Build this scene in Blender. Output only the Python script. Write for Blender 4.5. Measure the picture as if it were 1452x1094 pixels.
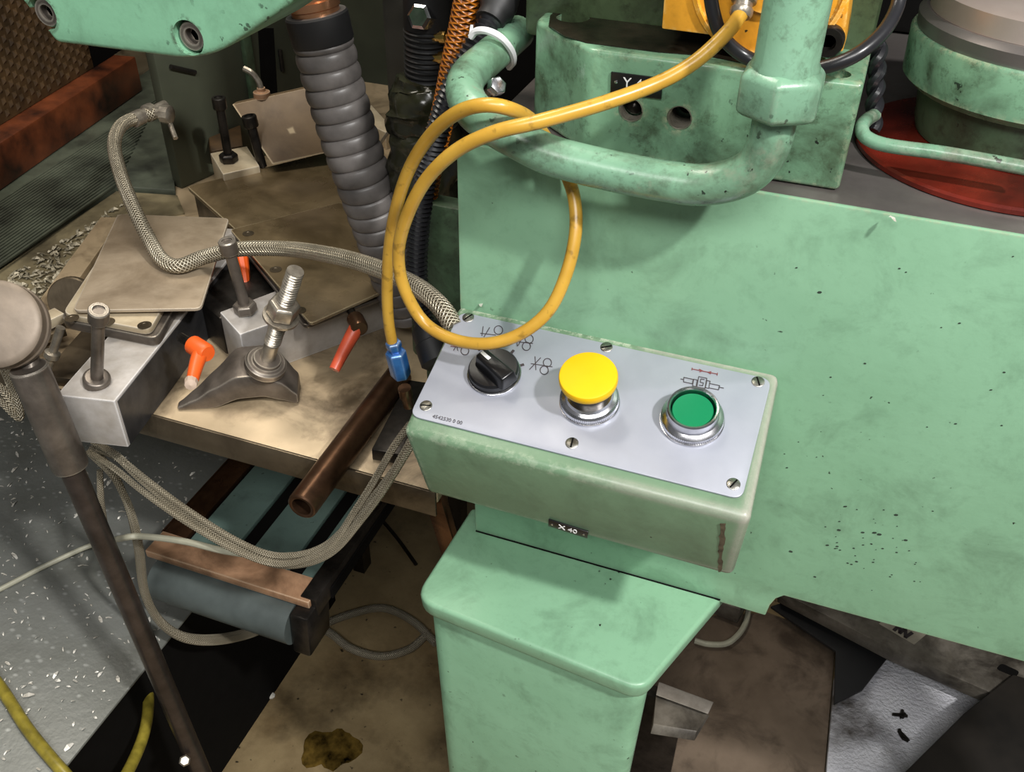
import bpy, bmesh, math, random
from mathutils import Vector as Vec, Matrix
random.seed(7)
for o in list(bpy.data.objects): bpy.data.objects.remove(o, do_unlink=True)
SC = bpy.context.scene
COL = SC.collection

# ------------------------------------------------------------------ camera
F, CX, CY = 1358.0, 726.0, 547.0
XA = Vec((.9375, .2213, -.2685)).normalized()          # world axes seen in (right, down, forward)
ZA = -Vec((-32, 1783, 1358)); ZA = (ZA - XA*ZA.dot(XA)).normalized()
YA = ZA.cross(XA)
RM = Matrix((XA, YA, ZA))
CAM = Vec((0, -.62, 1.45))
cd = bpy.data.cameras.new('camera'); cam = bpy.data.objects.new('camera', cd); COL.objects.link(cam)
rt, up, bk = RM @ Vec((1,0,0)), RM @ Vec((0,-1,0)), RM @ Vec((0,0,-1))
M = Matrix((rt, up, bk)).transposed().to_4x4(); M.translation = CAM
cam.matrix_world = M
cd.sensor_width = 36; cd.sensor_fit = 'HORIZONTAL'; cd.lens = F/1452*36; cd.clip_start = .02; cd.clip_end = 50
SC.camera = cam
def ray(px, py): return RM @ Vec(((px-CX)/F, (py-CY)/F, 1))
def P(px, py, z):                                       # point on the level z
    r = ray(px, py); return CAM + r*((z-CAM.z)/r.z)
def V(px, py, y):                                       # point on the upright plane y
    r = ray(px, py); return CAM + r*((y-CAM.y)/r.y)
def D(px, py, d): return CAM + ray(px, py)*d

# ------------------------------------------------------------------ world, lights, exposure
w = bpy.data.worlds.new('World'); SC.world = w; w.use_nodes = True
bg = w.node_tree.nodes['Background']; bg.inputs[0].default_value = (.94, .96, 1, 1); bg.inputs[1].default_value = .15
def area(name, loc, target, size, power, col, size_y=None):
    l = bpy.data.lights.new(name, 'AREA'); l.energy = power; l.color = col; l.size = size
    if size_y: l.shape = 'RECTANGLE'; l.size_y = size_y
    o = bpy.data.objects.new(name, l); COL.objects.link(o); o.location = loc
    o.rotation_euler = (Vec(target)-Vec(loc)).to_track_quat('-Z', 'Y').to_euler()
    return o
KD = Vec((.66, -.48, 1.0)).normalized()
kp = Vec((-.08, 0, .85)) + KD*2.6
area('workshop_lamp', kp, (-.08, 0, .85), .12, 68, (1, .98, .95))
area('overhead_fill', (.25, -1.65, 2.65), (0, 0, .95), 1.6, 45, (1, .99, .97), .5)  # unseen front fill, added to brighten the upright casting faces
area('overhead_fill.001', (-.95, .35, 3.0), (-.75, .25, .8), 1.3, 30, (1, .92, .80), .35)
SC.view_settings.view_transform = 'Standard'; SC.view_settings.look = 'None'
SC.view_settings.gamma = 1; SC.view_settings.use_curve_mapping = False
SC.view_settings.exposure = 0.0

# ------------------------------------------------------------------ materials
def s(r, g, b):
    f = lambda c: (c/255/12.92 if c <= 10.31 else ((c/255+.055)/1.055)**2.4)
    return (f(r), f(g), f(b), 1)
class NT:
    def __init__(self, name):
        self.m = bpy.data.materials.new(name); self.m.use_nodes = True
        self.t = self.m.node_tree; self.b = self.t.nodes['Principled BSDF']
        self.tc = self.t.nodes.new('ShaderNodeTexCoord')
    def n(self, typ, **kw):
        x = self.t.nodes.new(typ)
        for k, v in kw.items():
            if k in x.inputs: x.inputs[k].default_value = v
            else: setattr(x, k, v)
        return x
    def l(self, a, b): self.t.links.new(a, b)
    def noise(self, scale, detail=4, rough=.55, co=None, dist=0):
        x = self.n('ShaderNodeTexNoise', Scale=scale, Detail=detail, Roughness=rough, Distortion=dist)
        self.l(co or self.tc.outputs['Object'], x.inputs['Vector']); return x.outputs['Fac']
    def ramp(self, fac, a, b, ca=(0,0,0,1), cb=(1,1,1,1)):
        x = self.n('ShaderNodeValToRGB'); e = x.color_ramp.elements
        e[0].position, e[1].position, e[0].color, e[1].color = a, b, ca, cb
        self.l(fac, x.inputs['Fac']); return x.outputs['Color']
    def mix(self, fac, a, b):
        x = self.n('ShaderNodeMix', data_type='RGBA')
        for v, i in ((fac, 0), (a, 6), (b, 7)):
            if isinstance(v, (float, int)): x.inputs[i].default_value = v
            elif isinstance(v, tuple): x.inputs[i].default_value = v
            else: self.l(v, x.inputs[i])
        return x.outputs[2]
    def math(self, op, a, b=0.0):
        x = self.n('ShaderNodeMath', operation=op)
        for v, i in ((a, 0), (b, 1)):
            if isinstance(v, (float, int)): x.inputs[i].default_value = v
            else: self.l(v, x.inputs[i])
        return x.outputs[0]
    def bump(self, h, strength=.3, dist=.002, normal=None):
        x = self.n('ShaderNodeBump', Strength=strength, Distance=dist); self.l(h, x.inputs['Height'])
        if normal: self.l(normal, x.inputs['Normal'])
        self.l(x.outputs[0], self.b.inputs['Normal']); return x.outputs[0]
    def edge(self, r):                                   # worn where the surface turns a sharp corner
        bv = self.n('ShaderNodeBevel', Radius=r); bv.samples = 4
        g = self.n('ShaderNodeNewGeometry')
        d = self.n('ShaderNodeVectorMath', operation='DOT_PRODUCT')
        self.l(bv.outputs[0], d.inputs[0]); self.l(g.outputs['Normal'], d.inputs[1])
        return self.math('SUBTRACT', 1.0, d.outputs['Value'])
    def done(self, col, rough, metal=0.0, spec=.5):
        b = self.b
        if isinstance(col, tuple): b.inputs['Base Color'].default_value = col
        else: self.l(col, b.inputs['Base Color'])
        if isinstance(rough, (float, int)): b.inputs['Roughness'].default_value = rough
        else: self.l(rough, b.inputs['Roughness'])
        b.inputs['Metallic'].default_value = metal
        b.inputs['Specular IOR Level'].default_value = spec
        return self.m
def paint(name, c1, c2, grime, gfac=.5, rough=.36, wear=None, speck=.70, wr=.005, bscale=55, glo=.50, bare=None, mott=.35, worn_x=None):
    t = NT(name)
    c = t.mix(t.ramp(t.noise(7, 5), .35, .68), c1, c2)
    g = t.math('MULTIPLY', t.ramp(t.noise(16, 8, .68, dist=.4), glo, glo+.22), gfac)
    c = t.mix(g, c, grime)
    g2 = t.math('MULTIPLY', t.ramp(t.noise(85, 7, .72), .52, .70), gfac*mott)
    c = t.mix(g2, c, grime)
    if bare: c = t.mix(t.math('MULTIPLY', t.ramp(t.noise(13, 8, .7), .57, .66), .75), c, bare)
    sp = t.ramp(t.noise(150, 3, .5), speck, speck+.035)
    sp = t.math('MULTIPLY', sp, t.ramp(t.noise(12, 2), .44, .6))
    c = t.mix(sp, c, s(28, 34, 27))
    if wear:
        e = t.math('MULTIPLY', t.ramp(t.edge(wr), .02, .12), t.ramp(t.noise(130, 7, .75), .47, .55))
        c = t.mix(e, c, wear)
        if worn_x:                                       # bare metal where hands have rubbed this end of the box
            sx = t.n('ShaderNodeSeparateXYZ'); t.l(t.tc.outputs['Object'], sx.inputs[0])
            k = t.math('MULTIPLY', t.ramp(t.edge(wr), .008, .05), t.ramp(t.math('ADD', t.math('ADD', sx.outputs[0], worn_x), t.math('MULTIPLY', t.noise(40, 5), .10)), .03, .07))
            c = t.mix(t.math('MULTIPLY', k, .85), c, s(168,160,152))
    r = t.math('ADD', t.math('MULTIPLY', t.noise(30, 4), .22), rough-.1)
    t.bump(t.noise(bscale, 4), .14, .003)
    return t.done(c, r)
def steel(name, c1, c2, rough=.35, metal=1.0, scale=25, stain=None, sfac=.6, rvar=.25, bump=.12, wear=None, stretch=None):
    t = NT(name); co = None
    if stretch:
        mp = t.n('ShaderNodeMapping'); mp.inputs['Scale'].default_value = stretch
        t.l(t.tc.outputs['Object'], mp.inputs[0]); co = mp.outputs[0]
    c = t.mix(t.ramp(t.noise(scale, 6, .6, co), .35, .68), c1, c2)
    if stain: c = t.mix(t.math('MULTIPLY', t.ramp(t.noise(11, 7, .65, dist=.5), .47, .66), sfac), c, stain)
    if wear: c = t.mix(t.math('MULTIPLY', t.ramp(t.edge(.003), .01, .08), .8), c, wear)
    r = t.math('ADD', t.math('MULTIPLY', t.noise(scale*1.7, 5), rvar), rough-rvar/2)
    t.bump(t.noise(scale*4, 4), bump, .0015)
    return t.done(c, r, metal)
def plain(name, c, rough=.5, metal=0.0, var=.12, scale=40, bump=.05, spec=.5):
    t = NT(name); d = tuple(x*(1-var*2.2) for x in c[:3])+(1,)
    t.bump(t.noise(scale*3, 3), bump, .001)
    return t.done(t.mix(t.ramp(t.noise(scale, 5), .3, .7), c, d), rough, metal, spec)
def braid(name, ca, cb, pitch, around, rough=.35, metal=1.0, spec=.5):   # woven sleeve on the tube's own u (metres) and v
    t = NT(name); sep = t.n('ShaderNodeSeparateXYZ'); t.l(t.tc.outputs['UV'], sep.inputs[0])
    u = t.math('MULTIPLY', sep.outputs[0], 2*math.pi/pitch); v = t.math('MULTIPLY', sep.outputs[1], 2*math.pi*around)
    a = t.math('SINE', t.math('ADD', u, v)); b = t.math('SINE', t.math('SUBTRACT', u, v))
    h = t.math('MAXIMUM', a, b)
    t.bump(h, .8, .0012)
    c = t.mix(t.ramp(h, .1, .9), cb, ca)
    c = t.mix(t.math('MULTIPLY', t.ramp(t.noise(18, 5), .45, .7), .45), c, cb)
    return t.done(c, rough, metal, spec)

GW = s(196, 200, 180)
M_green = paint('green_enamel', s(132,174,142), s(122,164,132), s(78,104,82), .5, .36, s(150,160,132), .70, .004)
M_greenbox = paint('green_enamel_box', s(106,134,106), s(97,124,97), s(68,82,64), .45, .34, GW, .73, .013, worn_x=-.02)
M_greenpipe = paint('green_pipe_enamel', s(120,160,134), s(108,146,118), s(58,62,46), .85, .28, s(170,168,152), .66, .007, glo=.47, bare=s(132,136,118), mott=.7)
M_greenblock = paint('green_block_enamel', s(116,156,126), s(100,138,108), s(52,62,42), .85, .26, s(160,168,138), .66, .008, glo=.46, mott=.9)
M_greencover = paint('green_cover_enamel', s(128,180,146), s(118,168,136), s(70,96,74), .4, .36, s(60,58,46), .64, .006)
M_greendark = paint('dark_green_casting', s(84,108,82), s(64,84,62), s(36,38,28), .85, .4, glo=.44, mott=.8)  # darker and grimier than the front enamel
M_teal = paint('teal_strip', s(96,116,108), s(84,104,98), s(40,46,44), .45, .42)
def panel_mat():
    t = NT('panel_aluminium')
    c = t.mix(t.ramp(t.noise(22, 6), .3, .7), s(170,173,183), s(158,161,173))
    c = t.mix(t.math('MULTIPLY', t.ramp(t.noise(9, 5, dist=.8), .5, .75), .35), c, s(150,150,156))
    mp = t.n('ShaderNodeMapping'); mp.inputs['Scale'].default_value = (60, 14, 60); mp.inputs['Rotation'].default_value = (0, 0, .7)
    t.l(t.tc.outputs['Object'], mp.inputs[0])
    sc = t.ramp(t.noise(3, 2, .5, mp.outputs[0]), .78, .80)
    c = t.mix(sc, c, s(240,240,242))
    t.bump(t.noise(700, 2), .05, .0004)
    return t.done(c, t.math('ADD', t.math('MULTIPLY', t.noise(40, 3), .2), .34), .35)
M_panel = panel_mat()
M_chrome = steel('bright_steel', s(215,215,218), s(175,175,180), .22, 1, 60, None, bump=.03)
M_screw = steel('screw_steel', s(170,168,160), s(110,108,102), .35, 1, 200)
M_alu = steel('milled_aluminium', s(178,173,168), s(158,152,145), .46, .15, 50, s(150,138,118), .4, .2, .1, s(235,235,235))
M_aludark = steel('dark_aluminium_side', s(92,92,94), s(66,66,68), .38, .7, 30, s(40,38,36), .5)
M_steelplate = steel('brown_steel_plate', s(172,156,134), s(148,132,110), .38, .35, 18, s(96,80,60), .5, .22, .1, s(215,206,190))
M_beige = steel('beige_steel_plate', s(206,192,164), s(184,168,140), .45, .4, 30, s(140,120,92), .4, .2, .1, s(230,222,206))
M_table = steel('oily_table_steel', s(184,164,134), s(158,140,112), .36, .3, 9, s(74,60,42), .8, .25, .1, s(190,172,140))
M_oilsteel = steel('dark_oily_steel', s(112,100,82), s(80,70,56), .36, .7, 14, s(44,36,26), .75)
M_darksteel = steel('blackened_steel', s(66,62,58), s(40,38,36), .32, .8, 40)
M_clamp = steel('forged_clamp_steel', s(124,115,106), s(92,85,78), .36, .6, 30, s(52,46,40), .6, wear=s(190,182,168))
M_stud = steel('stud_steel', s(176,168,154), s(130,122,110), .34, .7, 80)
M_copper = steel('heat_browned_tube', s(118,88,66), s(82,58,42), .30, .85, 16, s(46,34,26), .7)
M_copperbar = steel('rusty_copper_bar', s(196,154,120), s(160,122,92), .40, .35, 22, s(84,62,46), .7, wear=s(226,200,170))
M_brass = steel('brass', s(220,180,110), s(190,150,80), .3, 1, 60)
M_black = plain('black_plastic', s(20,20,22), .28)
M_blackmat = plain('black_shade', s(26,26,27), .55)
M_void = plain('black_cavity_and_shadow', s(14,13,12), .8, spec=.1)
M_conduit = plain('black_conduit', s(36,36,39), .30)
M_greyhose = plain('grey_rubber_hose', s(112,107,104), .42, 0, .28, 24, .2)
M_yellowhose = None
def hose_mat():
    t = NT('amber_hose')
    c = t.mix(t.ramp(t.noise(26, 5), .35, .7), s(196,154,60), s(172,130,44))
    c = t.mix(t.math('MULTIPLY', t.ramp(t.noise(90, 4), .60, .68), .55), c, s(112,84,30))
    m = t.done(c, .30); t.b.inputs['Subsurface Weight'].default_value = .12
    t.b.inputs['Subsurface Radius'].default_value = (.004, .0025, .0008); return m
M_yellowhose = hose_mat()
M_greenhose = plain('olive_hose', s(150,136,52), .35, 0, .25, 60)
M_orangehose = braid('amber_braided_hose', s(176,104,26), s(104,52,8), .0052, 5, .30, .0)
M_braidsteel = braid('steel_braid', s(204,196,176), s(118,108,88), .0038, 9, .36, .6)
M_braidcable = braid('dull_braid', s(182,172,150), s(110,102,84), .0030, 7, .42, .4)
M_whitecable = plain('pale_cable', s(172,170,150), .45)
M_yellowbtn = plain('yellow_button', s(232,184,16), .48, 0, .03, spec=.25)
M_greenbtn = plain('green_button', s(0,122,76), .40, 0, .03)
M_white = plain('white_mark', s(240,240,238), .4, 0, .02)
M_ink = plain('dark_ink', s(58,50,52), .6, 0, .1)
M_redink = plain('red_ink', s(120,58,58), .6, 0, .1)
M_yplate = paint('yellow_paint', s(240,170,52), s(226,152,40), s(150,96,30), .6, .34, s(250,205,120), .66)
M_orange = plain('orange_plastic', s(236,96,34), .40, 0, .1)
M_blue = steel('blue_anodised', s(52,112,180), s(34,86,150), .32, .55, 60, None, wear=s(190,205,220))
M_red = steel('red_oily_primer', s(112,36,24), s(74,22,16), .26, .1, 18, s(48,14,10), .7, .2, .2)
M_grey = steel('ground_slide_steel', s(132,126,122), s(110,104,102), .36, .65, 14, s(90,82,78), .4)
M_cap = steel('pinkish_steel_cap', s(196,182,172), s(178,160,150), .34, .55, 12)
M_rust = plain('orange_brown_beam', s(122,62,32), .42, 0, .42, 14, .25)
M_belt = plain('dark_brown_rubber', s(74,54,30), .5, 0, .3, 30)
M_wall = plain('dark_green_wall', s(74,78,62), .6, 0, .25, 5, .1)
M_tie = plain('white_nylon', s(226,226,228), .35, 0, .05)
def speck_mat():
    t = NT('speckled_grey_sheet')
    c = t.mix(t.ramp(t.noise(9, 6), .3, .7), s(132,134,130), s(112,114,108))
    vo = t.n('ShaderNodeTexVoronoi', Scale=85.0); mp = t.n('ShaderNodeMapping')
    mp.inputs['Scale'].default_value = (.7, 1.1, 1); mp.inputs['Rotation'].default_value = (0, 0, .5)
    t.l(t.tc.outputs['Object'], mp.inputs[0]); t.l(mp.outputs[0], vo.inputs['Vector'])
    k = t.math('MULTIPLY', t.ramp(vo.outputs['Distance'], .10, .3, (1,1,1,1), (0,0,0,1)), t.ramp(t.noise(30, 3), .48, .56))
    c = t.mix(t.math('MULTIPLY', k, .6), c, s(178,180,176))
    c = t.mix(t.math('MULTIPLY', t.ramp(t.noise(5, 6), .5, .7), .5), c, s(74,72,64))
    t.bump(t.noise(120, 4), .3, .003)
    return t.done(c, .46, .25)
M_speck = speck_mat()
def floor_mat():
    t = NT('oily_concrete')
    c = t.mix(t.ramp(t.noise(5, 8, .65), .35, .65), s(154,135,100), s(108,90,62))
    c = t.mix(t.ramp(t.noise(2.6, 7, .65), .53, .68), c, s(44,34,22))
    c = t.mix(t.ramp(t.noise(60, 4), .66, .72), c, s(30,24,18))
    t.bump(t.noise(35, 6), .3, .004)
    return t.done(c, t.math('ADD', t.math('MULTIPLY', t.noise(8, 4), .4), .22))
M_floor = floor_mat()
M_sheet = steel('brown_floor_sheet', s(132,116,100), s(100,86,72), .42, .2, 7, s(56,46,38), .7)
def bright_mat():
    t = NT('pitted_pale_sheet')
    c = t.mix(t.ramp(t.noise(20, 5), .3, .7), s(232,232,238), s(206,206,214))
    c = t.mix(t.ramp(t.noise(4.5, 6), .52, .66), c, s(70,64,58))
    t.bump(t.noise(170, 3), .8, .004)
    return t.done(c, .30, .05)
M_bright = bright_mat()
M_dirty = steel('dirty_grey_strip', s(120,114,104), s(84,78,68), .5, .3, 30, s(40,34,28), .85)
M_puddle = plain('yellow_oil', s(118,94,42), .22, 0, .5, 45)
M_chip = steel('bright_chips', s(224,222,214), s(180,174,160), .35, .25, 90)

# ------------------------------------------------------------------ mesh builder
def frame_of(d):
    d = d.normalized(); a = Vec((0,0,1)) if abs(d.z) < .9 else Vec((1,0,0))
    u = d.cross(a).normalized(); return u, d.cross(u).normalized()
def spline(pts, per=8):
    pts = [Vec(p) for p in pts]
    if len(pts) < 3: return [pts[0].lerp(pts[-1], i/per) for i in range(per+1)]
    q = [2*pts[0]-pts[1]] + pts + [2*pts[-1]-pts[-2]]; out = []
    for i in range(1, len(q)-2):
        p0, p1, p2, p3 = q[i-1:i+3]
        for k in range(per):
            t = k/per
            out.append(.5*((2*p1)+(p2-p0)*t+(2*p0-5*p1+4*p2-p3)*t*t+(3*p1-p0-3*p2+p3)*t**3))
    out.append(pts[-1]); return out
def resample(pts, step):
    out = [pts[0]]; acc = 0.0
    for a, b in zip(pts, pts[1:]):
        L = (b-a).length
        if L < 1e-9: continue
        t = step-acc
        while t <= L: out.append(a.lerp(b, t/L)); t += step
        acc = (acc+L) % step
    return out
class MB:
    def __init__(s_): s_.v = []; s_.f = []; s_.uv = {}
    def add(s_, vs, fs):
        o = len(s_.v); s_.v += [Vec(v) for v in vs]; s_.f += [tuple(i+o for i in f) for f in fs]; return s_
    def hexa(s_, b, t):                                  # bottom ring, top ring (same winding)
        n = len(b); fs = [tuple(range(n-1, -1, -1)), tuple(range(n, 2*n))]
        fs += [(i, (i+1) % n, n+(i+1) % n, n+i) for i in range(n)]
        return s_.add(list(b)+list(t), fs)
    def prism(s_, poly, ext): ext = Vec(ext); return s_.hexa([Vec(p) for p in poly], [Vec(p)+ext for p in poly])
    def box(s_, x0, x1, y0, y1, z0, z1):
        return s_.hexa([(x0,y0,z0),(x1,y0,z0),(x1,y1,z0),(x0,y1,z0)], [(x0,y0,z1),(x1,y0,z1),(x1,y1,z1),(x0,y1,z1)])
    def bar(s_, a, b, w, h, upv=(0,0,1)):                # beam from a to b, w wide, h tall, a and b on its underside
        a, b, upv = Vec(a), Vec(b), Vec(upv); d = (b-a).normalized(); sd = d.cross(upv).normalized()*w/2; u = sd.cross(d).normalized()*h
        return s_.hexa([a-sd, a+sd, b+sd, b-sd], [a-sd+u, a+sd+u, b+sd+u, b-sd+u])
    def lathe(s_, o, ax, prof, seg=24, knurl=None):
        o = Vec(o); ax = Vec(ax).normalized(); u, v = frame_of(ax); vs = []; fs = []
        for i, (r, h) in enumerate(prof):
            for k in range(seg):
                a = 2*math.pi*k/seg; rr = r
                if knurl and i in knurl and k % 2: rr = r*.975
                vs.append(o+ax*h+(u*math.cos(a)+v*math.sin(a))*rr)
        for i in range(len(prof)-1):
            for k in range(seg):
                k2 = (k+1) % seg; fs.append((i*seg+k, i*seg+k2, (i+1)*seg+k2, (i+1)*seg+k))
        if prof[0][0] > 1e-6: fs.append(tuple(range(seg-1, -1, -1)))
        if prof[-1][0] > 1e-6: fs.append(tuple((len(prof)-1)*seg+k for k in range(seg)))
        return s_.add(vs, fs)
    def cyl(s_, a, b, r, r2=None, seg=20):
        a, b = Vec(a), Vec(b); return s_.lathe(a, b-a, [(r, 0), (r if r2 is None else r2, (b-a).length)], seg)
    def tube(s_, pts, r, seg=12, per=8, step=None, rf=None, caps=True, smooth=True):
        p = spline(pts, per) if smooth else [Vec(q) for q in pts]
        if step: p = resample(p, step)
        n = len(p); o = len(s_.v); u = None; L = 0
        for i in range(n):
            d = (p[min(i+1, n-1)]-p[max(i-1, 0)]).normalized()
            if u is None: u, _ = frame_of(d)
            u = (u-d*u.dot(d)).normalized(); w_ = d.cross(u)
            if i: L += (p[i]-p[i-1]).length
            rr = rf(i, L, n) if rf else r
            for k in range(seg):
                a = 2*math.pi*k/seg; s_.v.append(p[i]+(u*math.cos(a)+w_*math.sin(a))*rr)
            if i:
                for k in range(seg):
                    k2 = (k+1) % seg
                    s_.uv[len(s_.f)] = ((Lp, k/seg), (Lp, (k+1)/seg), (L, (k+1)/seg), (L, k/seg))
                    s_.f.append((o+(i-1)*seg+k, o+(i-1)*seg+k2, o+i*seg+k2, o+i*seg+k))
            Lp = L
        if caps:
            s_.f.append(tuple(o+k for k in range(seg-1, -1, -1))); s_.f.append(tuple(o+(n-1)*seg+k for k in range(seg)))
        return s_
    def strokes(s_, segs, w, nrm, lift=.0003, h=.0003): # flat inked lines on a surface
        nrm = Vec(nrm).normalized()
        for ln in segs:
            for a, b in zip(ln, ln[1:]):
                a, b = Vec(a), Vec(b); d = b-a
                if d.length < 1e-6: continue
                sd = d.normalized().cross(nrm).normalized()*w/2; e = d.normalized()*w*.3
                s_.prism([a-sd-e+nrm*lift, a+sd-e+nrm*lift, b+sd+e+nrm*lift, b-sd+e+nrm*lift], nrm*h)
        return s_
    def build(s_, name, mat, parent=None, bevel=0, seg=2, sharp=35, smooth=True, label=None):
        root = parent
        while root is not None and root.parent is not None: root = root.parent
        org = root.location.copy() if root is not None else Vec((0,0,0))
        me = bpy.data.meshes.new(name); me.from_pydata([v-org for v in s_.v], [], s_.f)
        if s_.uv:
            ul = me.uv_layers.new(name='UVMap')
            for pi, c in s_.uv.items():
                for li, q in zip(me.polygons[pi].loop_indices, c): ul.data[li].uv = q
        bm = bmesh.new(); bm.from_mesh(me)
        bmesh.ops.recalc_face_normals(bm, faces=bm.faces)
        if bevel:
            es = [e for e in bm.edges if len(e.link_faces) == 2 and e.calc_face_angle(0) > math.radians(28)]
            bmesh.ops.bevel(bm, geom=es, offset=bevel, segments=seg, profile=.5, affect='EDGES', clamp_overlap=True)
        bm.to_mesh(me); bm.free()
        if smooth:
            me.polygons.foreach_set('use_smooth', [True]*len(me.polygons)); me.set_sharp_from_angle(angle=math.radians(sharp))
        me.materials.append(mat)
        o = bpy.data.objects.new(name, me); COL.objects.link(o)
        if parent is not None: o.parent = parent
        if label: o['label'] = label
        return o
def thing(name, label, cat, loc, group=None):
    o = bpy.data.objects.new(name, None); COL.objects.link(o); o.location = loc; o.empty_display_size = .02
    o['label'] = label; o['category'] = cat
    if group: o['group'] = group
    return o
def single(mb, name, mat, label, cat, group=None, **kw):  # a thing that is one mesh, origin at its base
    xs = [v.x for v in mb.v]; ys = [v.y for v in mb.v]; zs = [v.z for v in mb.v]
    c = Vec(((min(xs)+max(xs))/2, (min(ys)+max(ys))/2, min(zs)))
    mb.v = [v-c for v in mb.v]
    o = mb.build(name, mat, **kw); o.location = c; o['label'] = label; o['category'] = cat
    if group: o['group'] = group
    return o
def struct(mb, name, mat, **kw):
    o = mb.build(name, mat, **kw); o['kind'] = 'structure'; return o
def text_mb(txt, size, o, u, v, ext=.0004):
    c = bpy.data.curves.new('txt', 'FONT'); c.body = txt; c.size = size; c.align_x = 'CENTER'; c.align_y = 'CENTER'
    c.extrude = ext/2; c.resolution_u = 3
    ob = bpy.data.objects.new('txt', c); COL.objects.link(ob)
    dg = bpy.context.evaluated_depsgraph_get(); me = bpy.data.meshes.new_from_object(ob.evaluated_get(dg))
    u, v = Vec(u).normalized(), Vec(v).normalized(); n = u.cross(v); o = Vec(o)
    m = MB().add([o+u*p.co.x+v*p.co.y+n*p.co.z for p in me.vertices], [tuple(p.vertices) for p in me.polygons])
    bpy.data.objects.remove(ob); bpy.data.curves.remove(c); bpy.data.meshes.remove(me); return m
def cut(o, mbs):                                          # drill real holes into a part
    cs = []
    for mb in mbs:
        c = mb.build('cutter', M_void); cs.append(c)        # cutters live in world space
        m = o.modifiers.new('cut', 'BOOLEAN'); m.object = c; m.operation = 'DIFFERENCE'; m.solver = 'EXACT'
    bpy.context.view_layer.update()
    dg = bpy.context.evaluated_depsgraph_get()
    me = bpy.data.meshes.new_from_object(o.evaluated_get(dg)); o.modifiers.clear()
    me.materials.clear(); me.materials.append(o.data.materials[0])
    me.polygons.foreach_set('material_index', [0]*len(me.polygons))
    o.data = me
    me.polygons.foreach_set('use_smooth', [True]*len(me.polygons)); me.set_sharp_from_angle(angle=math.radians(32))
    for c in cs: bpy.data.objects.remove(c)
def rpoly(pts, rads, n=5):                                # rounded polygon
    out = []; N = len(pts); pts = [Vec(p) for p in pts]
    for i in range(N):
        p, a, b = pts[i], pts[i-1], pts[(i+1) % N]; r = rads[i] if isinstance(rads, (list, tuple)) else rads
        if r <= 0: out.append(p); continue
        da, db = (a-p), (b-p); r1 = min(r, da.length*.45, db.length*.45)
        s0, s1 = p+da.normalized()*r1, p+db.normalized()*r1
        for k in range(n+1):
            t = k/n; out.append(s0*(1-t)**2+p*2*t*(1-t)+s1*t*t)
    return out
Z3 = Vec((0,0,1))
# ================================================================== the setting
struct(MB().box(-2.6, 1.6, -1.6, 1.6, -.05, 0), 'floor', M_floor)
struct(MB().box(-2.6, 1.6, 1.25, 1.31, 0, 2.6), 'wall_back', M_wall)
struct(MB().box(-2.66, -2.6, -1.6, 1.3, 0, 2.6), 'wall_left', M_wall)

# ================================================================== green machine casting
ZT, ZJ = 1.1626, .7577
mc = thing('machine_casting', 'large flat green machine casting behind the control box', 'machine', (.15, .2, 0))
pl = [(-.2697, ZT), (-.2697, 1.02), (-.2590, .80), (-.2580, .7590), (.0285, .7535), (.0300, .768), (.0335, .779), (.0395, .7855), (.62, .787), (.62, ZT)]
front = MB().prism([(x, 0, z) for x, z in pl], (0, .0045, 0)).build('front_plate', M_green, mc, .0012)
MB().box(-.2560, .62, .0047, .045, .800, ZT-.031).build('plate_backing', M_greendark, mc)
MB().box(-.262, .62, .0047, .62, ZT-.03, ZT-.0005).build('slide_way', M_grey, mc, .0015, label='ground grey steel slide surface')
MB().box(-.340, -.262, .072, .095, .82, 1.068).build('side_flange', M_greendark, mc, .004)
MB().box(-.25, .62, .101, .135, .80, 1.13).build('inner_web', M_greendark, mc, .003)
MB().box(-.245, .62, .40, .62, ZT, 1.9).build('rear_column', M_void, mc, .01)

spk = MB(); rk = random.Random(21)
for i in range(70):
    px, py = (rk.gauss(1235, 38), rk.gauss(775, 30)) if i < 48 else (rk.uniform(1110, 1440), rk.uniform(360, 880))
    if py > 850: continue
    c = V(px, py, 0); r = rk.uniform(.0003, .0007) if rk.random() < .85 else rk.uniform(.0008, .0013); a = rk.uniform(0, 3)
    spk.prism([c+Vec((math.cos(k*1.047)*r*1.5, .0001, math.sin(k*1.047+a*.2)*r)) for k in range(6)], (0, -.0004, 0))
spo = spk.build('dirt_specks', plain('dark_dirt', s(44,56,46), .7), mc, smooth=False); spo['kind'] = 'stuff'
# ---- pedestal
pd = thing('machine_pedestal', 'green cast pedestal with a lipped top under the control box', 'pedestal', (-.16, -.05, 0))
tp = [P(641,737,ZJ), P(597,829,ZJ), P(604,857,ZJ), P(905,968,ZJ), P(935,955,ZJ), P(1020,858,ZJ)]
tp[0].y = .03; tp[-1].y = .03; tp[0].x = -.2745; tp[-1].x = -.0030
outl = rpoly([tp[0], Vec((-.2800,-.1000,ZJ)), Vec((-.0560,-.1215,ZJ)), tp[-1]], [0, .022, .016, 0], 6)
def inset(poly, d, c=Vec((-.15,-.05,ZJ))):
    return [Vec((p.x-(d if p.x > c.x else -d), p.y+d*(1 if p.y < -.02 else 0), p.z)) for p in poly]
lip = [p.copy() for p in outl]
MB().hexa([p-Vec((0,0,.020)) for p in inset(lip, .0015)], lip).build('top_lip', M_green, pd, .0045, 3)
sh = inset(rpoly([Vec((-.2740,.03,ZJ)), Vec((-.2795,-.1000,ZJ)), Vec((-.0470,-.1210,ZJ)), Vec((-.0560,.03,ZJ))], [0, .022, .016, 0], 6), .0075)
def taper(poly, z, k): return [Vec((-.165+(p.x+.165)*k, p.y*(1 if p.y > -.02 else k**.5), z)) for p in poly]
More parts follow.
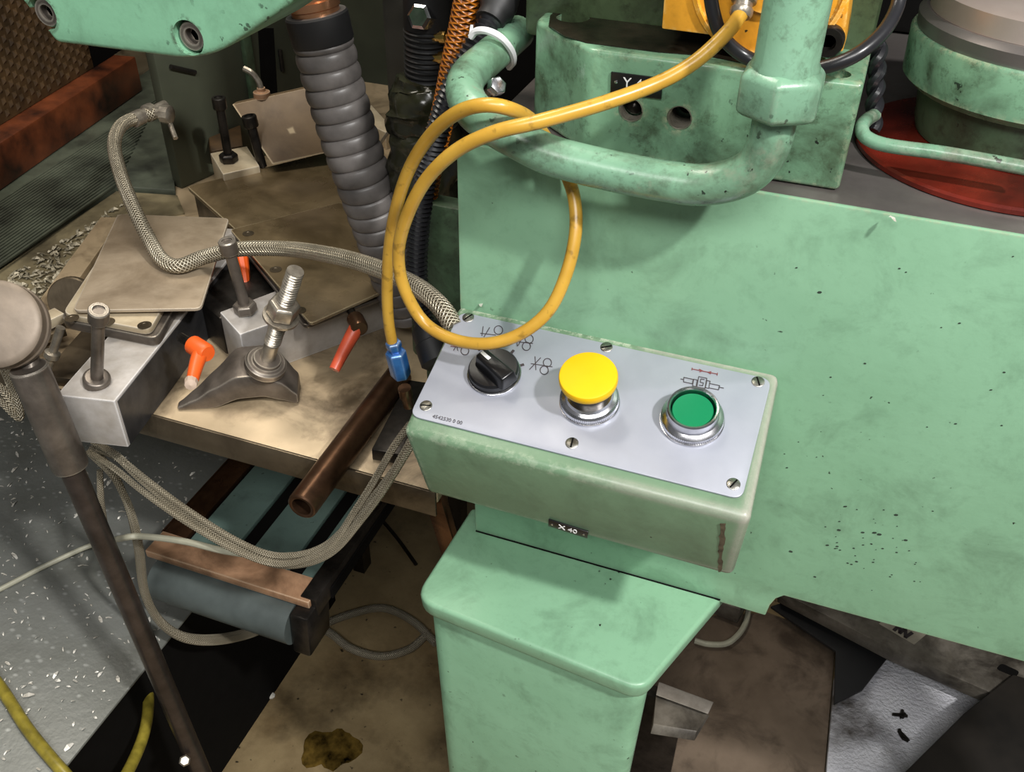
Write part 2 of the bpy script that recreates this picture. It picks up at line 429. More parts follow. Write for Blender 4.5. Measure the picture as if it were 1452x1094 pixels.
MB().box(-.2575, -.0135, -.0013, -.0002, ZJ-.0002, ZJ+.0011).build('joint_seam', M_void, pd)
MB().hexa(taper(sh, .015, .80), taper(sh, ZJ-.0195, 1)).build('column', M_green, pd, .003)
MB().box(-.29, -.05, -.11, .03, 0, .0152).build('foot', M_green, pd, .004)

# ================================================================== control box
TH = math.radians(18); PNN = Vec((0, -math.sin(TH), math.cos(TH))); PU = Vec((1,0,0)); PV = Vec((0, math.cos(TH), math.sin(TH)))
PO = Vec((-.14, 0, 1.0225))
def PL(px, py, o, n):
    r = ray(px, py); return CAM + r*((o-CAM).dot(n)/r.dot(n))
def PN(px, py, h=0): return PL(px, py, PO+PNN*h, PNN)     # point on the sloping panel, h above it
cb = thing('control_box', 'green sloping control box with a silver button panel', 'control box', (-.135, -.06, .903))
dn = PNN*-.0022
top = [Vec((-.2710,-.0002,1.0225)), Vec((-.2668,-.1232,.9825)), Vec((-.0024,-.1232,.9825)), Vec((-.0064,-.0002,1.0225))]
bot = [Vec((-.2600,-.0002,.903)), Vec((-.2573,-.105,.903)), Vec((-.0064,-.105,.9025)), Vec((-.0070,-.0002,.9025))]
MB().hexa(bot, [p+dn for p in top]).build('housing', M_greenbox, cb, .0055, 3)
pc = [PN(651,441), PN(582,589), PN(1053,708), PN(1095,532)]
u0, u1 = (pc[0].x+pc[1].x)/2, (pc[2].x+pc[3].x)/2
def uv(u, v, h=0): return PO + PU*(u-PO.x) + PV*v + PNN*h
v0, v1 = (pc[0]-PO).dot(PV), (pc[1]-PO).dot(PV); v2 = (pc[2]-PO).dot(PV); v1 = (v1+v2)/2
cor = rpoly([uv(u0,v0), uv(u0,v1), uv(u1,v1), uv(u1,v0)], .0085, 6)
plate = MB().hexa([p-PNN*.0021 for p in cor], cor).build('panel_plate', M_panel, cb, .0006)
for px, py in [(664,450),(860,492),(1075,541),(604,575),(811,628),(1040,686)]:
    c = PN(px, py); a = random.uniform(0, 3.1); d = (PU*math.cos(a)+PV*math.sin(a))
    sd = PNN.cross(d)
    sc_ = MB().lathe(c, PNN, [(.0049, -.0006), (.0049, .0003), (.0043, .0007), (0, .0007)], 24).build('screw', M_screw, plate)
    MB().prism([c-d*.0042-sd*.0006+PNN*.0006, c+d*.0042-sd*.0006+PNN*.0006, c+d*.0042+sd*.0006+PNN*.0006, c-d*.0042+sd*.0006+PNN*.0006], PNN*.0003).build('slot', M_void, plate)
k7 = lambda x, y: PN(560+x*.20661, 400+y*.20661)
k8 = lambda x, y: PN(800+x*.22039, 440+y*.22039)
def circ(kf, x, y, r, n=18): return [kf(x+r*math.cos(2*math.pi*i/n), y+r*1.02*math.sin(2*math.pi*i/n)) for i in range(n+1)]
def symbol(segs, w=.00055, mat=None, nm='engraved_symbol'): MB().strokes(segs, w, PNN).build(nm, mat or M_ink, plate, smooth=False)['kind'] = 'stuff'
symbol([[k7(606,306), k7(598,368)], [k7(650,313), k7(612,376)], [k7(588,352), k7(692,364)], circ(k7,711,330,29)])
symbol([[k7(418,412), k7(432,468)], [k7(442,404), k7(404,468)], circ(k7,481,472,27), circ(k7,497,424,24)])
symbol([[k7(836,372), k7(840,440)], [k7(882,368), k7(846,436)], [k7(808,406), k7(946,422)], circ(k7,922,391,28), circ(k7,903,441,28)])
symbol([[k7(962,512), k7(968,602)], [k7(1000,520), k7(924,600)], [k7(1080,582), k7(935,560)], circ(k7,1047,553,28), circ(k7,1025,605,28)])
symbol([[k8(770,432), k8(830,445), k8(825,473), k8(768,461), k8(770,432)], [k8(834,444), k8(857,449), k8(849,491), k8(826,486), k8(834,444)],
             [k8(866,427), k8(918,438), k8(906,503), k8(854,492), k8(866,427)], [k8(902,446), k8(880,442), k8(875,463), k8(896,468), k8(891,486), k8(868,482)],
             [k8(918,452), k8(939,457), k8(930,503), k8(909,498), k8(918,452)], [k8(939,472), k8(1000,485), k8(993,512), k8(934,500)],
             [k8(1000,485), k8(993,512)], [k8(750,442), k8(768,446)], [k8(998,496), k8(1026,501)]], .0005)
symbol([[k7(384,440), k7(516,456)]], .0006, M_redink, 'engraved_line')
symbol([[k8(824,378), k8(986,411)], [k8(870,380), k8(890,390), k8(872,396)], [k8(945,395), k8(925,399), k8(942,409)],
              [k8(824,372), k8(822,384)], [k8(986,404), k8(984,418)]], .0006, M_redink, 'engraved_arrow')
text_mb('4542530 0 00', .0044, k7(360,944)+PNN*.0004, (k7(460,967)-k7(262,920)), PNN.cross(k7(460,967)-k7(262,920))).build('serial_number', plain('grey_ink', s(96,94,98), .6), plate, smooth=False)
# selector switch
sc0 = PN(701,530); sw = MB().lathe(sc0, PNN, [(.0205,0),(.0205,.0016),(.0198,.0022),(.0198,.0075),(.0185,.0092),(0,.0092)], 40).build('selector_switch', M_black, cb)
MB().lathe(sc0, PNN, [(.0213,.0001),(.0213,.0014),(.0206,.0018)], 40).build('collar', M_chrome, sw)
h = .0205
ga, gb = PN(683,499,h), PN(717,529,h); gd = (gb-ga).normalized(); gs = gd.cross(PNN)
ga -= gd*.0015; gb += gd*.003
tpg = [ga-gs*.0050, ga+gs*.0050, gb+gs*.0062, gb-gs*.0062]
btg = [p-PNN*.0125+(gd*(-.001 if i < 2 else .001))+gs*((-.0025, .0025, .0025, -.0025)[i]) for i, p in enumerate(tpg)]
MB().hexa(btg, tpg).build('knob_grip', M_black, sw, .0018, 3)
MB().prism([ga+gd*.0015-gs*.0014+PNN*.0001, ga+gd*.0015+gs*.0014+PNN*.0001, ga+gd*.011+gs*.0014+PNN*.0001, ga+gd*.011-gs*.0014+PNN*.0001], PNN*.0004).build('pointer_mark', M_white, sw)
for x, y in ((805,481),(868,571),(575,455),(686,446)):
    p = k7(x, y); r = (p-sc0).normalized(); sd = r.cross(PNN)
    MB().prism([p-r*.0024-sd*.0010+PNN*.0002, p-r*.0024+sd*.0010+PNN*.0002, p+r*.0022+sd*.0010+PNN*.0002, p+r*.0022-sd*.0010+PNN*.0002], PNN*.0006).build('position_tick', M_ink, sw)
# yellow mushroom button
yc = PN(836,570); yb = MB().lathe(yc, PNN, [(.0100,.0262),(.0200,.0268),(.0212,.0278),(.0217,.0296),(.0217,.0332),(.0211,.0346),(.0195,.0353),(0,.0360)], 56).build('yellow_button', M_yellowbtn, cb)
MB().lathe(yc, PNN, [(.0150,.0095),(.0150,.0264)], 32).build('stem', M_darksteel, yb)
MB().lathe(yc, PNN, [(.0228,.0001),(.0228,.0018),(.0224,.0020),(.0224,.0068),(.0206,.0084),(.0182,.0096),(.0172,.0122),(.0152,.0122)], 180, (2,3)).build('knurled_collar', M_chrome, yb, sharp=20)
# green flush button
gc = PN(981,596); gb_ = MB().lathe(gc, PNN, [(.0153,.004),(.0153,.0128),(.0146,.0138),(0,.0140)], 40).build('green_button', M_greenbtn, cb)
MB().lathe(gc, PNN, [(.0236,.0001),(.0236,.0018),(.0231,.0020),(.0231,.0064),(.0212,.0078),(.0193,.0090),(.0190,.0170),(.0182,.0180),(.0170,.0178),(.0163,.0165),(.0162,.004)], 180, (2,3)).build('knurled_bezel', M_chrome, gb_, sharp=20)
MB().lathe(gc, PNN, [(.0162,.0041),(.0153,.0041)], 40).build('gap_ring', M_void, gb_)
# small name plate on the front
fo = Vec((0,-.1232,.9803)); fn = Vec((0, -.0773, -.0182)).normalized(); fu = Vec((1,0,0)); fv = fn.cross(fu)*1
if fv.z < 0: fv = -fv
lc = PL(806,748, fo, fn)
fu2 = (PL(833,757,fo,fn)-PL(779,740,fo,fn)).normalized(); fv2 = fn.cross(fu2); fv2 = fv2 if fv2.z > 0 else -fv2
npl = MB().prism([lc+fu2*a*.0162+fv2*b*.0050 for a, b in ((-1,-1),(1,-1),(1,1),(-1,1))], fn*.0014).build('name_plate', M_black, cb, .0003)
text_mb('X 40', .0078, lc+fn*.0016, fu2, fv2).build('lettering', M_white, npl, smooth=False)
for a in (-1, 1): MB().lathe(lc+fu2*a*.0130, fn, [(.0011,.0012),(.0010,.0019),(0,.0021)], 10).build('rivet', M_chrome, npl)

rr_ = random.Random(4)
st_ = [PL(1028-.30*i+rr_.uniform(-1.6,1.6)+2*(1-i/20), 742+i*3.6, fo, fn) for i in range(20)]
st2 = [PL(1023-.30*i+rr_.uniform(-1.6,1.6)-1.5*(1-i/20), 742+i*3.6, fo, fn) for i in range(20)]
MB().prism([p+fn*-.0002 for p in st_+st2[::-1]], fn*.0004).build('rust_streak', plain('rust_streak', s(104,92,74), .5, 0, .4, 120), cb, label='brown rust streak')

# ================================================================== upper block with holes
M_oilgreen = paint('oily_dark_green', s(76,92,64), s(58,70,48), s(34,34,24), .9, .3, glo=.42, mott=.8)
ub = thing('valve_block', 'green oily casting block with two threaded holes standing on the slide', 'casting', (-.1, .06, ZT))
ZB = 1.237
bp = rpoly([(-.1775,.0195,0), (.0040,.0215,0), (.0040,.16,0), (-.235,.16,0), (-.2330,.066,0)], [.006, .004, 0, 0, .006], 4)
body = MB().hexa([Vec((p.x,p.y,ZT+.0003)) for p in bp], [Vec((p.x,p.y,ZB)) for p in bp]).build('body', M_greenblock, ub, .0075, 4)
h1, h2, h3 = V(894,157,.0195), V(963,168,.0198), P(812,26,ZB)
h4 = P(1188,104,ZB)
cut(body, [MB().cyl(h1-Vec((0,.02,0)), h1+Vec((0,.016,0)), .0089, seg=28), MB().cyl(h2-Vec((0,.02,0)), h2+Vec((0,.03,0)), .0089, seg=28),
           MB().cyl(h3-Z3*.010, h3+Z3*.03, .0125, seg=28), MB().cyl(h4-Z3*.006, h4+Z3*.03, .0085, seg=24)])
for hh, dp in ((h1, .012), (h2, .026)):
    MB().tube([hh+Vec((.0084*math.cos(a), .001+a*.00035, .0084*math.sin(a))) for a in [i*.35 for i in range(int(dp/.00035/.35*.9))]], .0006, 5, smooth=False).build('thread', M_stud, ub)
MB().lathe(h1+Vec((0,.0165,0)), (0,-1,0), [(.0086,0),(.0080,.003),(.005,.007),(0,.009)], 20).build('hole_plug', M_darksteel, ub)
MB().lathe(h2+Vec((0,.0302,0)), (0,-1,0), [(.0086,0),(.0040,.0006),(0,.0008)], 20).build('hole_bottom', M_void, ub)
MB().lathe(h3-Z3*.0096, (0,0,1), [(.0123,0),(.0123,.001),(0,.0015)], 20).build('recess_bottom', M_void, ub)  # black disc on the floor of the top recess
film = [P(772,22,ZB), P(778,38,ZB), P(800,52,ZB), P(826,66,ZB), P(870,72,ZB), P(930,76,ZB), P(1000,80,ZB), P(1060,92,ZB), P(1070,60,ZB), P(960,40,ZB), P(900,10,ZB), P(800,2,ZB)]
fl = MB().prism([Vec((min(max(p.x,-.226),-.01), min(max(p.y,.030),.087), ZB+.0002)) for p in film], (0,0,.0005)).build('oil_film', plain('brown_oil_film', s(44,38,30), .2, 0, .4, 40, .2), ub)
cut(fl, [MB().cyl(h3-Z3*.010, h3+Z3*.03, .0125, seg=28)])
MB().box(-.250, .0035, .088, .40, ZB-.02, 1.62).build('upper_column', M_oilgreen, ub, .006)
yn = [V(867,101,.0192), V(866,131,.0192), V(938,140,.0192), V(940,110,.0192)]
ypl = MB().prism([Vec((p.x,.0194,p.z)) for p in yn], (0,-.0016,0)).build('name_plate', M_black, ub, .0004)
tu = (V(938,125,.018)-V(866,116,.018)).normalized(); tu.y = 0
text_mb('Y 40', .0100, V(902,119.5,.0176), tu, Vec((-tu.z,0,tu.x))).build('lettering', M_white, ypl, smooth=False)
for px, py in ((873.5,116), (933,124)): MB().lathe(V(px,py,.0178), (0,-1,0), [(.0013,-.0004),(.0012,.0006),(0,.0008)], 10).build('rivet', M_chrome, ypl)

# ---- yellow sensor plate
yp = thing('yellow_sensor_block', 'square yellow painted block with a round boss at the top edge', 'sensor block', V(1080,30,.055))
YF = .040
q = [V(938,41,YF), V(1195,74,YF), V(1212,-60,YF), V(948,-90,YF)]
MB().prism(q, (0,.0478,0)).build('block', M_yplate, yp, .0012)
rc = V(1092,-28,YF)
MB().lathe(rc, (0,-1,0), [(.050,-.0005),(.050,.003),(.047,.004),(.046,.0015),(.020,.0015),(.019,.006),(0,.006)], 48).build('round_boss', M_yplate, yp)
b0 = V(1176,55,YF)
bs = MB().lathe(b0, (0,-1,0), [(.0098,-.0005),(.0098,.008),(.0090,.0092),(.0050,.0092),(.0046,.004),(0,.004)], 28).build('socket_screw', M_darksteel, yp)
MB().lathe(b0, (0,-1,0), [(.0046,.0042),(0,.0042)], 6).build('hex_socket', M_void, bs)

# ---- thick bent pipe with hex nut
bpipe = thing('bent_pipe', 'thick green bent pipe with a large hex nut in front of the casting', 'pipe', V(1100,200,-.04))
PYY = -.040
a0, a1 = V(1109,140,PYY), V(1122,-60,PYY); ax = Vec((0,.05,1)).normalized()
nb = V(1109,118,PYY); nb0 = nb-Z3*.014
MB().lathe(nb, Z3, [(.0200,-.003),(.0200,.012),(.0188,.014),(.0190,.20)], 28).build('upper_pipe', M_greenpipe, bpipe)
hexp = []
nut = MB().lathe(nb0-Z3*.005, Z3, [(.0215,0),(.0268,.0035),(.0268,.0245),(.0225,.0285),(.0205,.0290)], 6)
nut.build('hex_nut', M_greenpipe, bpipe, .0018, 2)
run = [V(1109,118,PYY)-Z3*.01, V(1098,172,PYY), V(1090,205,PYY), V(1071,236,PYY), V(1038,255,PYY), V(990,262,PYY), V(940,256,PYY), V(880,245,PYY), V(815,230,PYY),
       V(775,218,PYY), V(735,198,PYY+.001), V(700,178,-.037), V(672,157,-.030), V(659,132,-.012), V(664,108,.015), V(690,84,.055), V(714,64,.09), V(735,46,.125)]
MB().tube(run, .0135, 20, 6).build('elbow_pipe', M_greenpipe, bpipe)

# ---- yellow hose loop
yh = thing('amber_hose', 'looped amber plastic hose hanging over the green casting', 'hose', V(560,480,.0))
pts = [(1052,18,.022),(1030,47,.004),(985,88,-.012),(930,119,-.026),(850,148,-.050),(765,172,-.072),(700,188,-.078),(645,215,-.076),(602,258,-.070),(575,312,-.064),(565,360,-.058),
       (573,408,-.058),(600,455,-.060),(640,480,-.066),(690,487,-.070),(738,473,-.064),(778,440,-.054),(803,388,-.042),(816,330,-.028),(814,280,-.016),(800,240,-.010),(782,208,-.012),
       (755,172,-.034),(722,154,-.060),(685,149,-.066),(648,160,-.060),(612,190,-.048),(582,236,-.036),(563,290,-.028),(552,350,-.020),(549,410,-.014),(551,455,-.010),(557,490,-.006)]
MB().tube([V(*p) for p in pts], .0048, 14, 6).build('hose', M_yellowhose, yh)
e0 = V(557,484,-.007); e1 = V(566,520,-.002); e2 = V(574,552,.003); ed = (e1-e0).normalized()
MB().lathe(e0, ed, [(.0062,0),(.0072,.001),(.0072,.006),(.0060,.0085),(.0060,.011)], 6).build('blue_coupling_nut', M_blue, yh, .0006)
MB().lathe(e0+ed*.011, e2-e0, [(.0075,0),(.0095,.0015),(.0095,.028),(.0085,.031)], 6).build('blue_coupling_body', M_blue, yh, .0007)
MB().lathe(e2-ed*.002, e2-e0, [(.0062,0),(.0062,.012),(.0050,.014),(.0050,.024)], 14).build('brass_stub', M_copper, yh)
f0 = V(1050,22,.022); f1 = V(1058,-12,.032)
MB().lathe(f0, f1-f0, [(.0062,-.001),(.0075,.001),(.0075,.004),(.0062,.005),(.0062,.008),(.0082,.009),(.0082,.032)], 16).build('metal_fitting', M_stud, yh)

# ---- black cable looping below the yellow block
single(MB().tube([V(1004,-30,.020), V(1012,20,.018), V(1026,54,.018), V(1060,82,.022), V(1110,97,.018), V(1160,97,.012), V(1210,80,.014), V(1250,48,.03), V(1272,10,.05), V(1278,-30,.06)], .0046, 12, 8),
       'black_cable', M_conduit, 'smooth black cable looping below the yellow sensor block', 'cable')

# ================================================================== motor side, right
mt = thing('green_motor', 'round green motor housing at the top right corner', 'motor', (.12,.16,ZT))
mo = Vec((.122,.158,0))
MB().lathe(mo, Z3, [(.088,1.205),(.0935,1.210),(.095,1.240),(.0935,1.2425)], 72).build('housing', M_greenblock, mt)
MB().lathe(mo, Z3, [(.0915,1.2426),(.0925,1.252),(.0900,1.2545),(.0880,1.256)], 72).build('steel_band', M_grey, mt)
MB().lathe(mo, Z3, [(.0860,1.2561),(.0855,1.270),(.080,1.273),(0,1.273)], 72).build('end_cap', M_cap, mt)
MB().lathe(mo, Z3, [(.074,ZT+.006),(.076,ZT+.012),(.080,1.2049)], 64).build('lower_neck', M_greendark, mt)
rg = single(MB().lathe((.112,.135,ZT+.0004), Z3, [(.106,0),(.106,.0030),(.104,.0045),(.080,.0050),(0,.0050)], 80), 'red_base_ring', M_red, 'dark red oily ring under the round green motor', 'ring')
single(MB().tube([V(1240,163,.105), V(1229,170,.085), V(1222,181,.066), V(1229,195,.056), V(1258,206,.050), V(1330,216,.046), V(1400,228,.044), V(1470,241,.042)], .0048, 14, 8),
       'thin_oil_pipe', M_greenpipe, 'thin green bent oil pipe in front of the motor neck', 'pipe')
tw = MB()
for k in range(2):
    tw.tube([V(1246+6*math.sin(i*1.1+k*3.14)-i*.6, 60+i*9, .11+.005*math.cos(i*1.1+k*3.14)) for i in range(15)], .0040, 8, 5)
single(tw, 'twisted_cable', M_conduit, 'black twisted cable in the gap left of the motor', 'cable')
# ================================================================== hoses and cables left of the casting
cdt = thing('corrugated_conduit', 'thin black corrugated conduit running down beside the casting', 'conduit', V(605,500,.03))
cp = [V(707,10,.10), V(690,40,.085), V(668,75,.07), V(646,115,.062), V(627,165,.058), V(612,215,.055), V(601,265,.052), V(594,320,.050), V(591,375,.047), V(594,425,.043), V(603,465,.04)]
MB().tube(cp, .009, 14, 8, step=.0011, rf=lambda i, L, n: .0088+.0012*math.sin(2*math.pi*L/.0044)).build('sleeve', M_conduit, cdt)
MB().lathe(V(710,2,.104), V(700,20,.094)-V(710,2,.104), [(.0125,-.01),(.0145,.0),(.0145,.008),(.0118,.012),(.0118,.02)], 20).build('end_collar', M_blackmat, cdt)
gl = V(604,462,.04); gd_ = V(622,512,.02)-gl
MB().lathe(gl, gd_, [(.0125,0),(.0150,.004),(.0150,.016),(.0165,.017),(.0165,.036),(.0120,.040)], 16).build('gland', M_blackmat, cdt)
ct = MB().tube([V(668,52,.06), V(676,44,.058), V(692,44,.054), V(710,53,.056), V(724,70,.066), V(728,86,.078), V(722,95,.09)], .0028, 8, 6)
ct.hexa([V(664,54,.060), V(671,54,.060), V(671,54,.066), V(664,54,.066)], [V(667,35,.060), V(671,35,.060), V(671,35,.064), V(667,35,.064)])
single(ct, 'cable_tie', M_tie, 'white nylon cable tie strapping the black conduit to the green pipe', 'cable tie')
single(MB().tube([V(668,-30,.10), V(660,10,.10), V(652,50,.10), V(642,95,.10), V(634,135,.098), V(622,190,.092), V(610,240,.088), V(602,300,.084)], .0105, 16, 8), 'braided_amber_hose', M_orangehose, 'orange braided hose hanging behind the black conduit', 'hose')
hb = thing('loose_hex_bolt', 'shiny hex bolt sticking out beside the green pipe', 'bolt', V(695,130,.03))
h0, h1_ = V(682,138,.03), V(702,124,.02)
MB().cyl(h0, h1_, .0032, seg=12).build('shank', M_stud, hb)
MB().lathe(h1_, h1_-h0, [(.0066,-.002),(.0070,0),(.0070,.005),(.0062,.006),(0,.006)], 6).build('head', M_chrome, hb, .0005)
# hydraulic cylinder wrapped in a dark oily sleeve
hc = thing('hydraulic_cylinder', 'black ribbed cylinder wrapped in a dark oily sleeve', 'cylinder', V(610,200,.22))
HY = .22
c0, c1, c2, c3 = V(604,215,HY), V(606,118,HY), V(605,38,HY), V(604,-30,HY)
MB().tube([c1.lerp(c2, i/6) for i in range(7)], .021, 24, 4, step=.0012, rf=lambda i, L, n: .0215+.0012*math.sin(2*math.pi*L/.0050)).build('ribbed_collar', M_blackmat, hc)
MB().cyl(c2, c3, .022, seg=24).build('upper_barrel', M_blackmat, hc)
rs = random.Random(3); ph = [rs.uniform(0, 6.28) for _ in range(6)]
slv = MB(); ring = 26
path = [V(606,108,HY), V(605,125,HY), V(604,150,HY), V(603,175,HY), V(603,205,HY), V(604,250,HY), V(606,300,HY)]; path = spline(path, 5); n = len(path)
for i, p in enumerate(path):
    for k in range(ring):
        a = 2*math.pi*k/ring; rr = .027+.010*min(1, i/8)+.0022*math.sin(3*a+ph[0]+i*.6)+.0018*math.sin(7*a+ph[1]-i*.9)+.0015*math.sin(i*1.7+2*a)
        slv.v.append(p+Vec((math.cos(a), math.sin(a), 0))*rr+Z3*.003*math.sin(2*a+i))
for i in range(n-1):
    for k in range(ring):
        k2 = (k+1) % ring; slv.f.append((i*ring+k, i*ring+k2, (i+1)*ring+k2, (i+1)*ring+k))
slv.f.append(tuple(range(ring)))
slv.build('oily_sleeve', plain('oily_dark_sleeve', s(52,52,36), .22, 0, .4, 25, .3), hc, sharp=60)
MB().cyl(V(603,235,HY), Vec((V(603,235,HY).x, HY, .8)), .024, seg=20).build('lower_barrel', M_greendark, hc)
for px, py, e in ((630,55,.021), (628,84,.020)):
    b = V(px, py, HY-.012)
    MB().lathe(b-Vec((.014,0,0)), (1,0,.1), [(.0045,0),(.0045,.010),(.0060,.0105),(.0060,.016),(.0035,.017),(.0035,.024)], 10).build('brass_nipple', M_brass, hc)
MB().lathe(c3+Vec((.004,0,-.035)), (0,-.6,.2), [(.012,.012),(.012,.028),(.009,.030),(0,.030)], 6).build('top_screw', M_chrome, hc)

# big grey ribbed hose
gh = thing('ribbed_hose', 'thick grey ribbed rubber hose hanging above the table', 'hose', V(548,345,.22))
GY = .20
gp = [V(448,18,GY), V(456,50,GY), V(468,100,GY), V(482,150,GY), V(497,200,GY), V(514,250,GY), V(531,300,GY+.005), V(549,352,GY+.012), V(566,400,GY+.02), V(580,440,GY+.03)]
def ghr(i, L, n):
    if L < .028: return .0290
    x = (L % .0168)/.0168
    return .0272 + .0030*abs(math.sin(math.pi*x))**.45
MB().tube(gp, .029, 32, 10, step=.0012, rf=ghr).build('ribbed_sleeve', M_greyhose, gh, sharp=70)
MB().lathe(gp[0], gp[0]-gp[1], [(.0292,-.028),(.0305,-.026),(.0305,-.002),(.0288,0),(.024,0)], 32).build('hose_cuff', M_blackmat, gh)
MB().lathe(gp[0], gp[0]-gp[1], [(.0232,-.002),(.0232,.004),(.0248,.005),(.0248,.012),(.0218,.013),(.0218,.09)], 32).build('copper_fitting', steel('pale_copper', s(214,160,120), s(190,134,96), .3, .9, 14), gh)

# steel braided hose across the table
bh = thing('steel_braided_hose', 'steel braided flexible hose bending across the table to the control box', 'hose', P(245,378,.9))
bpts = [P(219,160,.945), P(196,166,.945), P(172,178,.950), P(162,205,.955), P(172,250,.945), P(192,300,.928), P(212,340,.910), P(230,368,.900), P(254,377,.8985), P(290,364,.905), P(340,353,.922), P(410,353,.938),
        V(480,364,.100), V(540,382,.060), V(590,406,.022), V(624,434,-.004), V(646,466,-.020)]
MB().tube(bpts, .0085, 16, 10).build('braided_sleeve', M_braidsteel, bh)
f0, f1 = P(198,166,.945), P(236,148,.945)
MB().lathe(f0, f1-f0, [(.0105,-.012),(.0105,.004),(.0085,.005),(.0085,.012),(.0120,.013),(.0120,.024),(.0070,.025),(.0070,.05)], 12).build('end_fitting', M_stud, bh)
MB().lathe(P(236,162,.945), P(218,160,.945)-P(236,162,.945), [(.0090,-.008),(.0125,-.006),(.0125,.006),(.0075,.008),(.0075,.024)], 10).build('side_nipple', M_stud, bh)
MB().tube([P(238,165,.94), P(243,180,.93), P(249,196,.92)], .0035, 8, 5).build('lever_pin', M_stud, bh)

# ================================================================== table
TZ = .80
tb = thing('steel_table', 'oily brown steel table covered with fixtures', 'table', (-.85, .5, 0))
MB().box(-1.55, -.296, -.0045, .98, TZ-.014, TZ).build('table_top', M_table, tb, .0015)
MB().box(-1.55, -.297, -.008, -.0046, TZ-.030, TZ+.002).build('front_lip', M_oilsteel, tb, .0008)
for x, y in ((-.307, .004), (-1.50, .70), (-.318, .93), (-1.50, .93)):
    sx = .10 if y < .1 else 0; y0_ = y; 
    MB().hexa([(x-.010+sx,y+sx,0), (x+.010+sx,y+sx,0), (x+.010+sx,y+.012+sx,0), (x-.010+sx,y+.012+sx,0)], [(x-.010,y,TZ-.0145), (x+.010,y,TZ-.0145), (x+.010,y+.012,TZ-.0145), (x-.010,y+.012,TZ-.0145)]).build('leg', M_copper, tb, .001)

def local_bar(o, dx, dy, L, W, z0, z1):
    dx = Vec(dx); dx.z = 0; dx.normalize(); dy = Vec((-dx.y, dx.x, 0)) if dy is None else Vec(dy)
    b = [o, o+dx*L, o+dx*L+dy*W, o+dy*W]
    return MB().hexa([Vec((p.x,p.y,z0)) for p in b], [Vec((p.x,p.y,z1)) for p in b])
def socket_bolt(parent, base, topp, r=.0062, mat=None, nut=True, hr=1.55, ns=6):
    d = (topp-base); L = d.length; d.normalize(); mat = mat or M_clamp
    b = MB().cyl(base, topp, r, seg=16).build('bolt', mat, parent)
    MB().lathe(topp, d, [(r*hr*.92,-.014),(r*hr,-.0125),(r*hr,.001),(r*hr*.9,.0022),(r*.95,.0022),(r*.9,-.006),(0,-.006)], 20).build('socket_head', mat, b)
    if nut: MB().lathe(base, d, [(r*2.15,.0003),(r*2.15,.0095),(r*1.8,.0115),(r,.0115)], ns).build('hex_nut', mat, b, .0008)
    return b
def flat_screw(parent, c, r=.0066, mat=None, up_=Z3):
    m = MB().lathe(c, up_, [(r,.0),(r,.0004),(r*.55,.0005),(r*.5,-.0001),(0,-.0001)], 18)
    return m.build('countersunk_screw', mat or M_oilsteel, parent)
def lever(parent, root, tip, side, mat=None, hub=.0125, hmat=None):
    """clamp lever: a hub, a tapering handle that bends down to its tip, and a pin into the fixture"""
    root, tip, side = Vec(root), Vec(tip), Vec(side).normalized(); d = (tip-root); L = d.length; dn_ = d.normalized()
    o = MB().tube([root+side*.004, root+side*.004+dn_*L*.25-side*.003, root+dn_*L*.6, tip], .009, 12, 6, rf=lambda i, l, n: .0088-.0030*i/n).build('orange_lever', mat or M_orange, parent)
    MB().lathe(root-side*.014, side, [(hub*.8,0),(hub,.002),(hub,.024),(hub*.8,.027),(0,.027)], 16).build('lever_hub', hmat or mat or M_orange, o)
    MB().cyl(root-side*.034, root-side*.012, .0048, seg=10).build('pivot_pin', M_darksteel, o)
    return o

# ---- left fixture
lf = thing('clamping_fixture', 'long aluminium fixture bar overhanging the table with a tall socket bolt', 'fixture', P(150,600,TZ))
A0 = Vec((-.618,-.0573,TZ)); A1 = Vec((-.6781,-.0701,TZ)); WD = (A1-A0).length
dxv = (Vec((-.6471,.09,TZ))-A0).normalized(); dyv = (A1-A0).normalized()
LB = .36
MB().hexa([A0, A0+dxv*LB, A0+dxv*LB+dyv*WD, A1], [p+Z3*.060 for p in (A0, A0+dxv*LB, A0+dxv*LB+dyv*WD, A1)]).build('base_bar', M_alu, lf, .0012)
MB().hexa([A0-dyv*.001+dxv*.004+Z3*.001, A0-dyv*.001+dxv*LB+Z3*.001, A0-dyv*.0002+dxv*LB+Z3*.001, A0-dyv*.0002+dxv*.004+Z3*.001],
          [p+Z3*.057 for p in (A0-dyv*.001+dxv*.004, A0-dyv*.001+dxv*LB, A0-dyv*.0002+dxv*LB, A0-dyv*.0002+dxv*.004)]).build('side_cheek', M_aludark, lf, label='dark side face')  # side face of the bar given its own darker metal colour
bb = P(137,543,.860); socket_bolt(lf, bb, V(140,441,bb.y-.012), .0062, ns=20)
# stepped jaw below the plates: steel frame, beige plate with screws
fr = [P(88,468,.868), P(222,492,.868), P(250,455,.868), P(128,425,.868)]
fr = [P(84,452,.872), P(222,480,.872), P(268,400,.872), P(150,360,.872)]
MB().prism(rpoly(fr, .012, 4), (0,0,-.012)).build('steel_frame', M_clamp, lf, .002)
bg_ = [P(88,444,.880), P(212,468,.880), P(262,380,.880), P(150,350,.880)]
bpl = MB().prism(rpoly(bg_, .012, 4), (0,0,-.0075)).build('beige_plate', M_beige, lf, .001)
for px, py in ((102,451),(153,456),(205,461)): flat_screw(bpl, P(px,py,.8802), .0075)
sp = single(MB().prism(rpoly([P(103,440,.888), P(285,437,.888), P(325,309,.888), P(167,303,.888)], .008, 4), (0,0,-.0035)), 'steel_plate', M_steelplate,
            'flat brown steel plate lying on the aluminium fixture under the braided hose', 'steel plate', bevel=.0006)
hubp = P(262,492,.868)
lever(lf, V(284,495,.005), V(273,538,-.028), Vec((.95,-.35,.02)), None, .0098)
